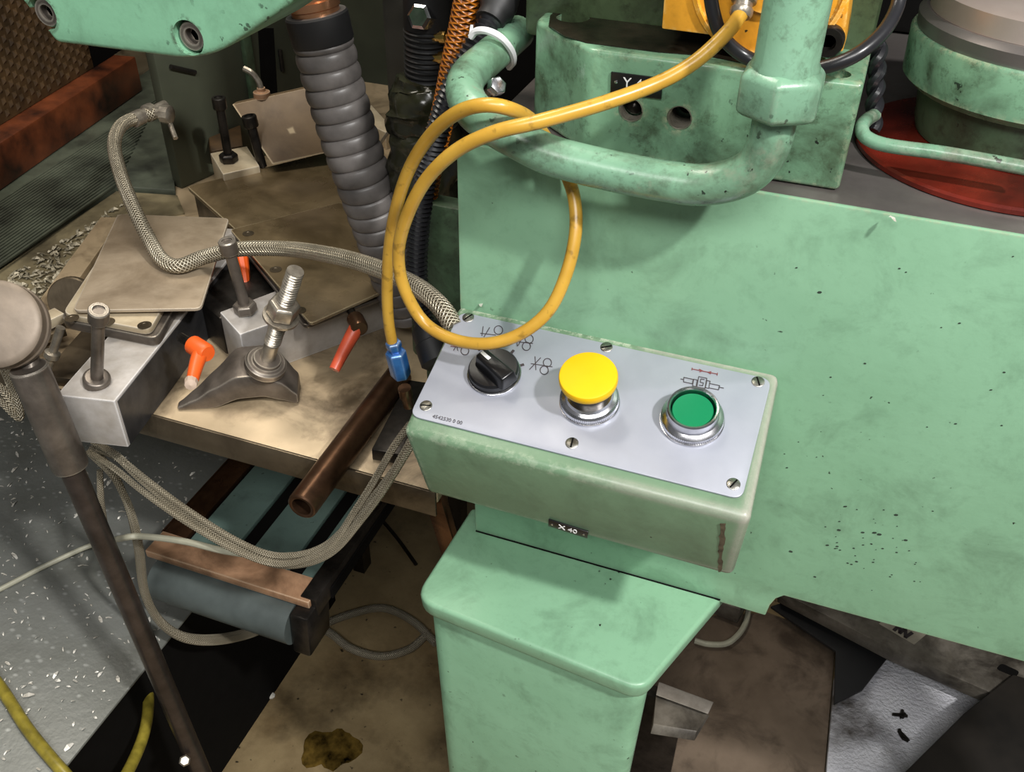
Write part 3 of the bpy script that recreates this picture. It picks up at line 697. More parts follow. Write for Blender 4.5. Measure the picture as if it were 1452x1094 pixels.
MB().lathe(V(271,541,-.031), V(271,541,-.031)-V(277,500,.02), [(.0058,-.004),(.0066,0),(.0058,.006),(0,.008)], 10).build('lever_tip', plain('pale_tip', s(214,190,170), .4), lf)

M_oilplate = steel('oily_brown_plate', s(122,106,80), s(92,78,55), .30, .3, 12, s(66,54,34), .7, .25, .1, s(200,184,150))
# ---- right fixture
rf_ = thing('clamping_fixture', 'aluminium fixture bar set at an angle behind the arched clamp', 'fixture', P(400,500,TZ))
B0 = P(340,474,.860); e = Vec((.548,.836,0)); wv = P(315,436,.860)-B0; wv.z = 0
wl = wv.length; wv = Vec((-e.y, e.x, 0))
q = [B0, B0+e*.26, B0+e*.26+wv*.075, B0+wv*.055]
MB().hexa([Vec((p.x,p.y,TZ)) for p in q], [Vec((p.x,p.y,.860)) for p in q]).build('base_bar', M_alu, rf_, .0015)
kk = [B0+wv*.0552-e*.002, B0+e*.12+wv*.0755, B0+e*.12+wv*.155, B0+wv*.155-e*.01]
MB().hexa([Vec((p.x,p.y,TZ)) for p in kk], [Vec((p.x,p.y,.852)) for p in kk]).build('black_jaw', M_darksteel, rf_, .004)
bb = P(349,441,.861); socket_bolt(rf_, bb, V(322,343,bb.y-.006), .0062)
fr2 = [P(330,335,.866), P(432,462,.866), P(575,408,.866), P(492,292,.866)]
MB().prism(rpoly(fr2, .008, 3), (0,0,-.0055)).build('steel_frame', M_clamp, rf_, .0015)
p2 = [P(326,325,.878), P(440,459,.878), P(574,399,.878), P(484,286,.878)]
pp = MB().prism(rpoly(p2, .006, 3), (0,0,-.0035)).build('steel_plate', M_oilplate, rf_, .0006)
for px, py in ((352,331),(391,382),(425,440)): flat_screw(pp, P(px,py,.8782), .0070, M_oilsteel)
lv0 = V(507,459,.135); lever(rf_, lv0, V(474,524,.088), Vec((.6,-.7,.1)), plain('red_orange_plastic', s(206,84,52), .4, 0, .2), .0095, M_copper)

M_upright = steel('dull_brown_plate', s(112,92,66), s(88,70,48), .50, .15, 14, s(70,54,36), .6, wear=s(190,172,140))
# ---- rear fixture
re_ = thing('clamping_fixture', 'rear brown fixture with two black bolts and a pale block under the dark wall', 'fixture', P(370,270,TZ))
p3 = [P(265,264,.862), P(345,335,.862), P(500,290,.862), P(470,214,.862)]
MB().prism(rpoly(p3, .006, 3), (0,0,-.006)).build('steel_plate', M_oilplate, re_, .001)
p3b = [P(272,262,.855), P(345,325,.855), P(480,285,.855), P(465,216,.855)]
MB().prism(p3b, (0,0,-.054)).build('base_bar', M_darksteel, re_, .002)
p4 = [P(298,217,.872), P(316,247,.872), P(368,235,.872), P(350,207,.872)]
MB().prism(p4, (0,0,-.071)).build('pale_block', M_beige, re_, .0012)
bb = P(325,228,.8725); socket_bolt(re_, bb, V(310,140,bb.y), .0062, M_darksteel)
bb = P(372,236,.8725-.01); socket_bolt(re_, bb, V(353,166,bb.y), .0068, M_darksteel, False)
bb = P(310,190,.83); socket_bolt(re_, bb, V(297,138,bb.y), .004, M_clamp, False)
cy = P(385,232,.870).y
MB().prism([V(386,233,cy-.01), V(476,214,cy+.05), V(438,124,cy+.09), V(329,148,cy+.03)], (0,.012,0)).build('upright_plate', M_upright, re_, .0008, label='brown plate standing upright on the fixture')
MB().tube([V(371,133,cy+.06), V(368,118,cy+.06), V(358,104,cy+.06), V(346,97,cy+.06)], .0042, 8, 6).build('wire_hook', M_stud, re_)
MB().lathe(V(371,132,cy+.06), Z3, [(.012,-.006),(.012,.002),(.006,.003),(.006,.008)], 14).build('hook_ring', M_copperbar, re_)
MB().hexa([P(292,200,.80), P(300,240,.80), P(330,238,.80), P(335,190,.80)], [P(292,172,.86), P(298,215,.86), P(345,206,.86), P(340,165,.86)]).build('red_brown_pad', M_belt, re_, .003)

# small parts of the fixtures peeking out: one loose orange lever behind the bolt
ol = thing('orange_lever_handle', 'orange lever handle tip behind the right socket bolt', 'lever', V(345,390,.2))
MB().tube([V(342,366,.215), V(346,386,.205), V(349,406,.195)], .007, 10, 5, rf=lambda i, L, n: .0085-.004*i/n).build('handle', M_orange, ol)

# ---- arched strap clamp with stud
sc = thing('strap_clamp', 'arched forged steel clamp with a threaded stud and nut', 'clamp', P(345,560,TZ))
tipp, endp = P(252,583,TZ), P(424,572,TZ); dv = (endp-tipp); Lc = dv.length; dv.normalize(); pv = Vec((-dv.y, dv.x, 0))
N = 26; m = MB(); rows = []
def lerp_tab(tab, t):
    for (a, va), (b, vb) in zip(tab, tab[1:]):
        if t <= b: k = (t-a)/(b-a); k = k*k*(3-2*k)*.5+k*.5; return va+(vb-va)*k
    return tab[-1][1]
for i in range(N+1):
    t = i/N
    top_ = lerp_tab([(0,.005),(.15,.013),(.31,.026),(.52,.040),(.71,.041),(.88,.029),(1,.012)], t)
    und = lerp_tab([(0,.0002),(.30,.0004),(.52,.0105),(.71,.0115),(.87,.005),(.97,.0002),(1,.0002)], t)
    wdt = lerp_tab([(0,.010),(.25,.028),(.5,.050),(.8,.050),(1,.036)], t)
    c = tipp+dv*Lc*t
    rows.append([c+Z3*und, c+pv*wdt+Z3*und, c+pv*wdt+Z3*(top_+.006*min(1, wdt/.05)), c+Z3*top_])
for r_ in rows: m.v += r_
for i in range(N):
    for k in range(4): m.f.append((i*4+k, i*4+(k+1) % 4, (i+1)*4+(k+1) % 4, (i+1)*4+k))
m.f.append((3,2,1,0)); m.f.append(tuple(N*4+k for k in range(4)))
m.build('arched_body', M_clamp, sc, .0028, 2)
sb = P(377,514,TZ+.049); st = V(419,384,sb.y-.005)
sd_ = (st-sb).normalized(); Ls = (st-sb).length
stud = MB().tube([sb-sd_*.03, st], .0086, 18, 4, step=.0005, smooth=False, rf=lambda i, L, n: (.0070+.0020*abs((L/.0034) % 1-.5)*2) if L > .062 else .0078).build('threaded_stud', M_stud, sc)
MB().lathe(sb-sd_*.002, sd_, [(.022,-.004),(.022,.003),(.0195,.0055),(.0150,.0058),(.0145,.010),(.009,.0105)], 28).build('seat_washer', M_clamp, sc)
nn = sb+sd_*Ls*.52
MB().lathe(nn, sd_, [(.0185,0),(.0185,.003),(.0150,.0034)], 28).build('washer', M_stud, sc)
MB().lathe(nn, sd_, [(.0138,.0036),(.0162,.0055),(.0162,.0200),(.0138,.0225),(.0092,.0225)], 6).build('hex_nut', M_stud, sc, .0007)

# ---- tube, and a black bar standing in for the table's dark slot
t0, t1 = P(427,719,TZ+.016), P(566,532,TZ+.016); td = (t1-t0).normalized()
single(MB().lathe(t0, td, [(.0098,.02),(.0098,.0005),(.0108,0),(.0128,0),(.0142,.0012),(.0148,.004),(.0148,(t1-t0).length)], 28), 'steel_tube', M_copper, 'heat-browned steel tube sticking out over the table edge', 'tube')
b0_, b1_ = P(556,668,TZ), P(600,560,TZ)
single(MB().bar(P(548,655,TZ), P(598,555,TZ), .030, .014), 'dark_slot_bar', M_darksteel, 'flat black bar standing in for the dark slot beside the brown tube', 'bar', bevel=.001)
# ---- odds and ends at the left end of the table
dk = single(MB().lathe(P(103,425,.83), Vec((.35,-.75,.35)), [(.026,-.006),(.028,-.004),(.028,.004),(.0265,.006),(0,.006)], 36), 'small_steel_disc', M_oilsteel, 'small round steel disc standing behind the beige plate', 'disc')
for i, (a, b, ww, hh, lb) in enumerate((((38,470),(88,446),.020,.012,'pale bent bracket beside the beige plate corner'), ((34,488),(92,466),.016,.010,'narrow steel strip lying below the pale bracket'))):
    single(MB().bar(P(a[0],a[1]+6,TZ+.024-.012*i), P(b[0],b[1]+6,TZ+.024-.012*i), ww, hh), 'bracket_strip', (M_beige, M_oilsteel)[i], lb, 'bracket', bevel=.001)
sb2 = thing('small_bolt', 'small slanted bolt with a collar below the beige plate', 'bolt', P(70,530,TZ))
q0, q1 = P(64,533,TZ+.01), V(86,464,P(64,533,TZ+.01).y+.02); qd = (q1-q0).normalized()
MB().cyl(q0, q1, .0048, seg=12).build('shank', M_stud, sb2)
MB().lathe(q0.lerp(q1, .45), qd, [(.006,-.004),(.0085,-.003),(.0085,.003),(.006,.004)], 12).build('collar', M_stud, sb2)
MB().lathe(q0, qd, [(.006,-.008),(.0075,-.006),(.0075,.002),(.0055,.004)], 12).build('end_cap', M_stud, sb2)
single(MB().bar(P(92,548,TZ), P(150,480,TZ), .05, .012), 'steel_block', M_oilsteel, 'brown steel bar lying left of the aluminium fixture bar', 'bar', bevel=.001)
single(MB().bar(P(28,512,TZ), P(162,322,TZ), .030, .016), 'brown_rail', M_table, 'yellow-brown rail running along the chip tray', 'rail', bevel=.001)
ctq = [P(-60,530,TZ), P(20,512,TZ), P(160,322,TZ), P(262,304,TZ), P(252,279.5,TZ), P(166,273.5,TZ), P(0,386,TZ), P(-60,442,TZ)]
single(MB().prism(ctq, (0,0,.003)), 'chip_tray', steel('dirty_tray', s(120,110,84), s(84,76,56), .5, .1, 20, s(48,42,30), .8), 'dirty brown chip tray under the heap of swarf', 'tray')
g = MB().hexa([P(-60,440,TZ), P(0,384,TZ), P(165,272,TZ), P(250,278,TZ), P(235,90,TZ), P(-60,300,TZ)], [p+Z3*.010 for p in (P(-60,440,TZ), P(0,384,TZ), P(165,272,TZ), P(250,278,TZ), P(235,90,TZ), P(-60,300,TZ))])
tr = single(g, 'ribbed_mat', plain('ribbed_grey_green_mat', s(80,86,72), .5, 0, .35, 16, .3), 'grey-green ribbed mat beside the orange-brown beam', 'mat', bevel=.001)
ra, rb = P(-20,392,TZ+.0101), P(165,262,TZ+.0101); rc_, rd_ = P(-20,300,TZ+.0101), P(225,140,TZ+.0101)
for i in range(22):
    t = i/21
    MB_ = MB().bar(ra.lerp(rc_, t), rb.lerp(rd_, t), .004, .0025)
    MB_.build('rib', M_oilsteel, tr) if False else None
    mbv = MB(); mbv.v = [v-tr.location for v in MB_.v]; mbv.f = MB_.f
    me_o = mbv.build('rib', tr.data.materials[0]); me_o.parent = tr
bm_ = thing('orange_brown_beam', 'orange-brown painted beam at the upper left', 'beam', P(100,190,TZ))
w0, w1 = P(-190,405,TZ+.0105), P(203,128,TZ+.0105); wd_ = (w1-w0).normalized(); ws = Vec((-wd_.y, wd_.x, 0))
MB().hexa([w0, w1, w1+ws*.07, w0+ws*.07], [p+Z3*.062 for p in (w0, w1, w1+ws*.07, w0+ws*.07)]).build('beam', M_rust, bm_, .003)
bl = thing('dimpled_belt', 'brown dimpled rubber sheet standing behind the orange-brown beam', 'rubber sheet', w0.lerp(w1, .4))
o0 = P(-40,300,TZ+.0105)+ws*.04-wd_*.3+Z3*.063; 
MB().hexa([o0, o0+wd_*.72, o0+wd_*.72+ws*.012, o0+ws*.012], [p+Z3*.62 for p in (o0, o0+wd_*.72, o0+wd_*.72+ws*.012, o0+ws*.012)]).build('sheet', M_belt, bl)
MB().hexa([o0+wd_*.721, o0+wd_*1.15, o0+wd_*1.15+ws*.03, o0+wd_*.721+ws*.03], [p+Z3*.62 for p in (o0+wd_*.721, o0+wd_*1.15, o0+wd_*1.15+ws*.03, o0+wd_*.721+ws*.03)]).build('shadow_end', M_void, bl)  # black sheet past the belt, standing in for the shadow there
dm = MB()
for i in range(52):
    for k in range(34):
        c = o0+wd_*(.01+i*.0138)+Z3*(.01+k*.0180+(.009 if i % 2 else 0)); r = .0045
        a_, b_ = wd_*r, Z3*r*1.2
        dm.add([c-a_-b_, c+a_-b_, c+a_+b_, c-a_+b_, c-ws*.004], [(0,1,4),(1,2,4),(2,3,4),(3,0,4)])
dmo = dm.build('dimples', M_belt, bl, smooth=False); dmo['kind'] = 'stuff'
# dark machine guard at the back of the table
g0, g1 = P(258,268,TZ), P(492,165,TZ); gdv = (g1-g0).normalized(); gnv = Vec((-gdv.y, gdv.x, 0)); g1 = g0+gdv*.37
gg = thing('rear_guard', 'dark green sheet guard with upright ribs behind the table', 'guard', g0)
MB().hexa([g0, g1, g1+gnv*.02, g0+gnv*.02], [p+Z3*1.1 for p in (g0, g1, g1+gnv*.02, g0+gnv*.02)]).build('sheet', M_wall, gg, .003)
def onguard(px, py): return PL(px, py, g0-gnv*.001, gnv)
a_ = [onguard(366,40), onguard(388,40), onguard(394,140), onguard(372,140)]
MB().prism(a_, gnv*.0008).build('slot', M_void, gg)
for p_, q_ in (((240,94),(275,102)), ((395,70),(399,100))):
    MB().cyl(onguard(*p_)-gnv*.003, onguard(*q_)-gnv*.003, .0035, seg=10).build('handle', M_darksteel, gg)
for t_ in (.16, .30):
    r0 = g0+gdv*t_-gnv*.010
    MB().hexa([r0-gdv*.008, r0+gdv*.008, r0+gdv*.008+gnv*.0098, r0-gdv*.008+gnv*.0098], [p+Z3*1.0 for p in (r0-gdv*.008, r0+gdv*.008, r0+gdv*.008+gnv*.0098, r0-gdv*.008+gnv*.0098)]).build('rib', M_greendark, gg, .002)
dc = thing('dark_housing', 'dark grey machine housing behind the thick ribbed hose', 'housing', (-.72, .95, TZ))
MB().box(-.745, -.56, .80, 1.0, TZ, 1.12).build('casing', plain('dark_grey_casing', s(66,64,58), .4, 0, .3, 8), dc, .01)
MB().box(-.60, -.565, .77, .7995, TZ, 1.3).build('post', M_blackmat, dc, .003)
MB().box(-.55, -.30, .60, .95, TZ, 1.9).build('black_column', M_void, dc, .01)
MB().tube([Vec((-.74,.79,1.07)), Vec((-.73,.77,1.13)), Vec((-.70,.77,1.15)), Vec((-.64,.79,1.14))], .006, 8).build('pipe', M_greyhose, dc)
for i, (pp_, lb) in enumerate((([(533,212),(552,186),(573,160)], 'thin bright wire left of the oily sleeve'), ([(538,242),(562,228),(592,208)], 'upper pale cord behind the amber hose loop'), ([(540,254),(566,243),(596,230)], 'lower pale cord behind the amber hose loop'))):
    single(MB().tube([V(x, y, .30) for x, y in pp_], .0018+.0012*(i > 0), 8, 6), 'cord', (M_stud, M_whitecable, M_whitecable)[i], lb, 'cord')
single(MB().prism([P(528,172,.80), P(560,208,.80), P(548,212,.80), P(516,196,.80)], (0,0,.03)), 'pale_bracket', M_beige, 'small pale plate behind the thick ribbed hose', 'bracket', bevel=.001)
single(MB().lathe(V(573,198,.25), V(571,172,.25)-V(573,198,.25), [(.0035,0),(.0045,.002),(.0045,.020),(.0025,.022),(.0015,.04)], 10), 'wire_ferrule', M_chrome, 'small bright ferrule hanging beside the oily sleeve', 'ferrule')

# ---- green cover, top left
gv = thing('green_cover', 'bright green cover plate with recessed socket screws at the top left', 'cover', V(230,60,-.05))
GV = -.055
cv = rpoly([V(-60,-110,GV), V(79,61,GV), V(292,88,GV), V(430,-6,GV), V(470,-150,GV), V(0,-200,GV)], [0, .004, .030, .02, 0, 0], 6)
cov = MB().prism(cv, (0,.10,0)).build('cover_plate', M_greencover, gv, .004, 3)
bc = [V(60,20,GV), V(267,54,GV)]
cut(cov, [MB().cyl(b-Vec((0,.02,0)), b+Vec((0,.014,0)), .0125, seg=28) for b in bc])
for b in bc:
    k = MB().lathe(b+Vec((0,.0138,0)), (0,-1,0), [(.0108,0),(.0108,.0085),(.0098,.0100),(.0058,.0100),(.0052,.003),(0,.003)], 28).build('socket_screw', M_clamp, gv)
    MB().lathe(b+Vec((0,.0138,0)), (0,-1,0), [(.0051,.0032),(0,.0032)], 6).build('hex_socket', M_void, k)

# ---- lever post at the left edge
lp = thing('lever_post', 'leaning steel lever rod with a socket and round knob at the left edge', 'lever', (-.72, -.12, 0))
T = D(40,520,.90); Bv = D(286,1096,1.20); ld = (Bv-T).normalized(); LL = (Bv-T).length
j = D(87,668,.955); j = T+ld*(j-T).dot(ld)
MB().lathe(T, ld, [(.012,.0005),(.0165,0),(.0178,.0015),(.0178,(j-T).length-.004),(.0165,(j-T).length)], 28).build('socket', M_clamp, lp)
MB().cyl(j-ld*.002, T+ld*(LL+.55), .0118, seg=24).build('rod', M_copper if False else steel('rod_steel', s(98,88,82), s(74,66,60), .34, .8, 30, s(48,42,38), .5), lp)
kc = D(-6,459,.87)
MB().lathe(kc, -ray(-6,459)-rt*.42+Z3*.15, [(.034,-.026),(.0400,-.024),(.0405,-.016),(.0392,-.0145),(.0392,-.006),(.0402,-.0045),(.0402,0),(.0385,.0018),(.034,.0030),(.020,.0042),(0,.0048)], 56).build('round_knob', steel('knob_steel', s(146,132,116), s(112,100,88), .50, .25, 12, s(84,74,62), .5), lp)
MB().tube([kc+ray(0,459)*.02, T-ld*.01+Vec((-.01,.012,0)), T+ld*.012], .009, 12, 4).build('knob_stem', M_clamp, lp)
MB().lathe(D(262,1078,1.16), -ray(262,1078), [(.007,0),(.007,.006),(.005,.008),(0,.008)], 6).build('set_screw', M_stud, lp)

# ================================================================== speckled grey cabinet, lower left
gcb = thing('grey_cabinet', 'low grey cabinet top sprinkled with metal chips at the lower left', 'cabinet', (-1.1, -.2, 0))
CZ = .38
MB().box(-1.75, -.712, -.75, .42, CZ-.005, CZ).build('top_sheet', M_speck, gcb, .002)
MB().box(-1.74, -.722, -.74, .41, 0, CZ-.0055).build('body', M_void, gcb)
chips = MB(); rc2 = random.Random(11)
def chip(mb, c, sz, r):
    a = r.uniform(0, 6.28); d1 = Vec((math.cos(a), math.sin(a), r.uniform(-.1,.3)))*sz; d2 = Vec((-math.sin(a), math.cos(a), r.uniform(0,.5)))*sz*r.uniform(.25,.5)
    mb.add([c-d1-d2*.5, c-d2+Z3*sz*.25, c+d1-d2*.3+Z3*sz*.15, c+d1*.9+d2*.6, c+d2+Z3*sz*.35, c-d1*.9+d2*.5+Z3*sz*.1], [(0,1,4,5), (1,2,3,4)])
for _ in range(1500):
    x, y = rc2.uniform(-1.45,-.72), rc2.uniform(-.45,.30)
    chip(chips, Vec((x,y,CZ+.0012)), rc2.uniform(.0014,.0034) if rc2.random() < .88 else rc2.uniform(.004,.0075), rc2)
o = single(chips, 'metal_chips', M_chip, 'bright metal chips strewn over the grey cabinet top', 'metal chips', smooth=False); o['kind'] = 'stuff'
chips = MB()
for _ in range(1700):
    px, py = rc2.uniform(-20,175), rc2.uniform(275,470)
    if py < 405-px*.66: continue
    if py > 560-px*1.2: continue
    chip(chips, P(px,py,TZ)+Z3*.0045, rc2.uniform(.002,.0075), rc2)
o = single(chips, 'swarf', steel('dull_swarf', s(158,150,130), s(104,98,82), .45, .2, 60), 'heap of dull swarf between the ribbed mat and the brown rail', 'swarf', smooth=False); o['kind'] = 'stuff'

# ================================================================== lower slide unit under the table
ls = thing('lower_slide', 'low slide unit with teal strips, a coppery front bar and a grey roller', 'slide unit', (-.62, .2, 0))
SZ = .52
fa, fb = P(208,777,SZ), P(443,846,SZ)
MB().box(fa.x, fb.x, fa.y-.004, fa.y+.034, SZ-.012, SZ).build('front_bar', M_copperbar, ls, .0015)
MB().box(fa.x, fb.x+.01, fa.y+.0345, .55, SZ-.03, SZ-.012).build('bed', M_void, ls)
def strip(x0, x1, mat, nm): MB().box(x0, x1, fa.y+.035, .54, SZ-.0118, SZ-.004).build(nm, mat, ls, .001)
X = lambda px, py: P(px, py, SZ).x
strip(fa.x, X(232,770)-.02, M_copper, 'brown_strip'); strip(X(232,770)-.018, X(262,760), M_copper, 'brown_strip')
strip(X(268,762), X(318,790), M_teal, 'teal_strip'); strip(X(345,790), X(398,815), M_teal, 'teal_strip'); strip(X(424,815), X(436,835), M_teal, 'teal_strip')
MB().box(fb.x-.014, fb.x+.008, fa.y+.001, .55, SZ-.028, SZ+.002).build('side_rail', M_darksteel, ls, .001)
ry = fa.y-.004; rz = SZ-.045
MB().cyl((fa.x+.014, ry, rz), (fb.x-.022, ry, rz), .030, seg=36).build('roller', plain('grey_roller', s(86,94,92), .42, 0, .2, 20), ls)
MB().hexa([(fb.x-.020,ry-.022,rz-.034),(fb.x+.006,ry-.022,rz-.034),(fb.x+.006,ry+.03,rz-.034),(fb.x-.020,ry+.03,rz-.034)], [(fb.x-.020,ry-.016,SZ-.0125),(fb.x+.006,ry-.016,SZ-.0125),(fb.x+.006,ry+.04,SZ-.0125),(fb.x-.020,ry+.04,SZ-.0125)]).build('bearing_bracket', M_darksteel, ls, .004)
for x in (fa.x+.02, fb.x-.01): MB().box(x-.012, x+.012, .49, .52, 0, SZ-.0305).build('leg', M_darksteel, ls)

# ---- braided cable bundles
def bundle(name, label, pts, n, r, mat, off=.006):
    t = thing(name, label, 'cables', pts[len(pts)//2]); rr = random.Random(len(label))
    for i in range(n):
        a0_ = rr.uniform(0, 6.28)
        q_ = [p+Vec((math.cos(a0_+j*.5+i*2.1), math.sin(a0_+j*.3+i*2.1)*.6, math.sin(a0_+j*.5+i*2.1)))*off for j, p in enumerate(pts)]
        MB().tube(q_, r, 8, 8).build('cable', mat, t)
bundle('cable_bundle', 'sagging bundle of braided cables in front of the table edge', [V(132,636,-.02), V(165,655,-.035), V(205,688,-.045), V(262,730,-.05), V(330,772,-.052), V(385,794,-.052), V(430,792,-.05), V(470,772,-.046), V(505,730,-.04), V(535,690,-.034), V(565,642,-.028), V(590,606,-.018)], 5, .0036, M_braidcable, .0068)
bundle('cable_bundle', 'cables dropping behind the lever rod and curling under the roller', [V(135,640,.0), V(165,670,-.015), V(186,715,-.02), V(197,770,-.02), V(203,830,-.02), V(222,872,-.015), V(255,898,-.01), V(300,905,.02), V(350,898,.08), V(400,880,.12)], 4, .0040, M_braidcable, .0062)
bundle('cable_bundle', 'two thin cables hanging close behind the lever rod', [V(146,668,-.01), V(147,710,-.02), V(155,765,-.02), V(170,815,-.02), V(192,862,-.015), V(212,900,-.01)], 2, .0034, M_braidcable, .0045)
single(MB().tube([P(-300,960,CZ+.005), P(-150,905,CZ+.005), P(-30,848,CZ+.005), P(0,835,CZ+.005), P(60,804,CZ+.005), P(118,777,CZ+.014), P(145,769,CZ+.035), V(172,763,-.034), V(200,760,-.04), V(260,767,-.045), V(320,781,-.047), V(380,788,-.046), V(440,786,-.043)], .0038, 10, 8), 'pale_cable', M_whitecable, 'single pale cable crossing the grey cabinet top', 'cable')
single(MB().tube([P(-220,800,CZ+.0078), P(-120,845,CZ+.0078), P(-40,925,CZ+.0078), P(0,973,CZ+.0078), P(40,1034,CZ+.0078), P(88,1092,CZ+.004), P(130,1135,.365), P(165,1118,.35), P(192,1072,.33), P(207,1028,.32), P(210,985,.31), P(202,940,.30)], .0075, 12, 8), 'olive_hose', M_greenhose, 'yellow-green hose looping off the grey cabinet at the lower left', 'hose')
bcp = [(17,528),(6,548),(30,590)]
bundle('cable_bundle', 'bright braided cables below the round knob at the left edge', [V(-20,545,-.06), V(5,562,-.06), V(28,583,-.06), V(20,550,-.05), V(8,520,-.05)], 3, .0042, M_braidsteel, .006)
single(MB().tube([P(618,912,.012), P(585,880,.012), P(545,862,.012), P(505,868,.012), P(460,886,.012), P(475,902,.012), P(500,920,.012), P(540,930,.012), P(580,920,.012), P(604,900,.012)], .0075, 10, 8), 'floor_cable', M_braidcable, 'grey cable looped on the dark floor beside the pedestal', 'cable')
single(MB().tube([P(540,735,.02), P(565,765,.012), P(590,800,.008)], .004, 8, 6), 'floor_rod', M_darksteel, 'thin dark rod on the floor behind the table leg', 'rod')

# ---- oil puddle and chips on the floor
pc_ = P(468,1062,.0); rp = random.Random(5); ring_ = []
for i in range(28):
    a = 2*math.pi*i/28; r = .040*(1+.22*math.sin(2*a+1)+.12*math.sin(5*a)+rp.uniform(-.06,.06))
    ring_.append(pc_+Vec((math.cos(a)*r, math.sin(a)*r*1.1, .0003)))
single(MB().prism(ring_, (0,0,.0008)), 'oil_puddle', M_puddle, 'yellow oil puddle on the floor below the roller', 'oil puddle')
for i, (px, py) in enumerate(((385,987),(1317,1085))):
    single(MB().lathe(P(px,py,.02*i+.0005), Z3, [(.006,0),(.007,.003),(.005,.006),(0,.007)], 8), 'shiny_pellet', M_chip, ('single shiny metal bead on the brown floor left of the pedestal', 'single shiny metal bead near the bottom right corner')[i], 'metal bead')

# ================================================================== under the casting, lower right
single(MB().prism([P(880,880,.02), P(1090,868,.02), P(1185,905,.02), P(1150,1330,.02), P(830,1330,.02)], (0,0,-.012)), 'brown_floor_sheet', M_sheet, 'worn brown steel sheet on the floor right of the pedestal', 'floor sheet', bevel=.001)
single(MB().prism([P(1268,921,.03), P(1183,960,.03), P(1152,1330,.03), P(1560,1330,.03), P(1560,1050,.03)], (0,0,-.012)), 'pitted_sheet', M_bright, 'bright pitted pale sheet at the lower right', 'sheet', bevel=.002)
single(MB().prism([P(1352,1040,.05), P(1250,1142,.05), P(1230,1300,.05), P(1560,1300,.05), P(1560,1030,.05), P(1420,985,.05)], (0,0,.06)), 'shadow_block', plain('painted_shadow', s(40,35,30), .6, 0, .3, 12), 'dark block standing in for shadow in the lower right corner', 'block', bevel=.004)  # dark block added in place of the shadow across the pale sheet
single(MB().prism([P(1092,862,.045), P(1184,925,.045), P(1182,1000,.045), P(1222,980,.045), P(1264,926,.045), P(1130,850,.045)], (0,0,.006)), 'shade_patch', M_blackmat, 'black patch standing in for shade between the brown and the pale floor sheets', 'mat', bevel=.001)  # black slab laid over the floor sheets as a painted shadow
for i, (px, py) in enumerate(((1275,1014),(1281,1045))):
    m_ = MB(); cc_ = P(px, py, .0305); rq = random.Random(px)
    m_.tube([cc_+Vec((rq.uniform(-.014,.014), rq.uniform(-.012,.012), .003)) for _ in range(6)], .0030, 6, 4)
    single(m_, 'dark_chip', M_darksteel, ('upper of the two dark curled chips on the pale pitted sheet', 'lower of the two dark curled chips on the pale pitted sheet')[i], 'metal chip')
dsx = thing('dirty_strip', 'long dirty grey slotted strip under the casting edge', 'strip', P(1290,920,.06))
stp = MB().prism([P(1106,838,.10), P(1268,922,.10), P(1425,990,.10), P(1520,1030,.10), P(1520,880,.10), P(1106,780,.10)], (0,0,-.03)).build('strip', M_dirty, dsx, .002)
lbq = [P(1246,884,.1004), P(1296,914,.1004), P(1316,897,.1004), P(1262,872,.1004)]
MB().prism(lbq, (0,0,.001)).build('paper_label', plain('pale_label', s(176,168,150), .6, 0, .2), dsx)
zz = [P(1268,893,.1016), P(1276,886,.1016), P(1276,897,.1016), P(1284,890,.1016), P(1284,903,.1016), P(1293,897,.1016)]
MB().strokes([zz], .006, Z3).build('label_print', M_ink, dsx, smooth=False)
sl = [P(1412,948,.1004), P(1440,960,.1004), P(1446,952,.1004), P(1420,940,.1004)]
MB().prism(rpoly(sl, .006, 3), (0,0,.0006)).build('slot', M_void, dsx)
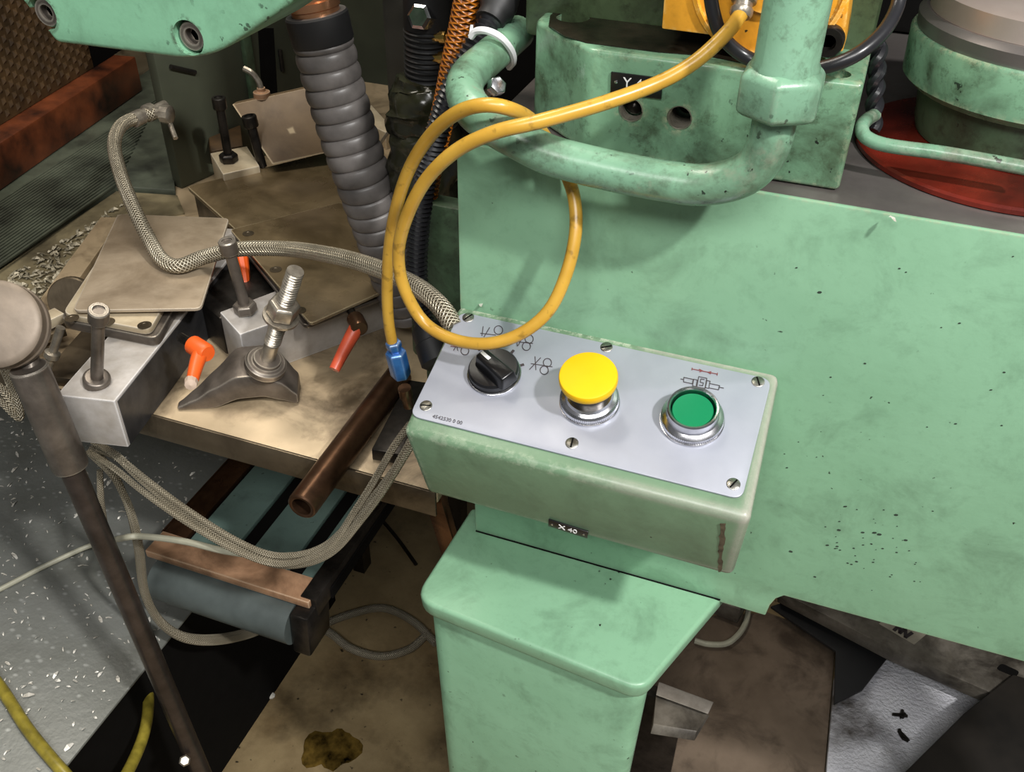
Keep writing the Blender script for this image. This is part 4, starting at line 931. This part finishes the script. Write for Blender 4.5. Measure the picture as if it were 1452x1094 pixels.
lt = [P(1398,952,.1002), P(1452,980,.1002), P(1470,950,.1002), P(1420,925,.1002)]
MB().prism(lt, (0,0,.0002)).build('slot_plate', M_dirty, dsx)
si = thing('steel_angle', 'short grey steel angle poking out beside the pedestal', 'bracket', P(970,1000,.2))
AZ = .30
M_dirtlight = steel('grey_angle_steel', s(140,134,126), s(112,106,98), .45, .3, 40, s(80,72,62), .5)
MB().hexa([P(930,985,AZ-.02), P(1004,1012,AZ-.02), P(1012,995,AZ-.02), P(934,966,AZ-.02)], [P(930,985,AZ), P(1004,1012,AZ), P(1012,995,AZ), P(934,966,AZ)]).build('flange', M_dirtlight, si, .001)
MB().hexa([P(922,1040,AZ-.02)-Z3*.0, P(985,1050,AZ-.02), P(1006,1014,AZ-.025), P(930,987,AZ-.025)], [P(925,1032,AZ-.02)+Z3*.01, P(987,1042,AZ-.02)+Z3*.01, P(1004,1012,AZ-.012), P(930,985,AZ-.012)]).build('web', M_dirty, si, .001)
q_ = P(960,1000,AZ-.03); MB().box(q_.x-.05, q_.x+.01, q_.y, q_.y+.02, .0205, AZ-.028).build('stand', M_darksteel, si)
single(MB().tube([P(985,908,.03), P(1005,913,.03), P(1030,912,.03), P(1048,898,.03), P(1058,880,.03), P(1062,860,.03)], .0055, 8, 8), 'grey_cable_arc', M_whitecable, 'grey cable arc on the floor sheet behind the pedestal', 'cable')
single(MB().prism([P(1005,868,.03), P(1045,884,.03), P(1058,862,.03), P(1020,850,.03)], (0,0,.04)), 'pale_bracket', M_dirty, 'small dirty bracket under the casting corner', 'bracket', bevel=.002)
# tiny bright chips lying on the machine
def loose_chip(p, sz, label, nrm_up=Z3):
    m = MB(); chip(m, p+nrm_up*sz*.2, sz, random.Random(int(p.x*1e5) & 1023)); return single(m, 'metal_chip', M_chip, label, 'metal chip', smooth=False)
loose_chip(PN(682,434), .006, 'pale chip lying on the back left edge of the control box')
loose_chip(PN(873,467), .003, 'tiny chip above the middle top screw of the panel')
loose_chip(P(1265,312,ZT), .004, 'tiny bright chip on the grey slide below the red ring')
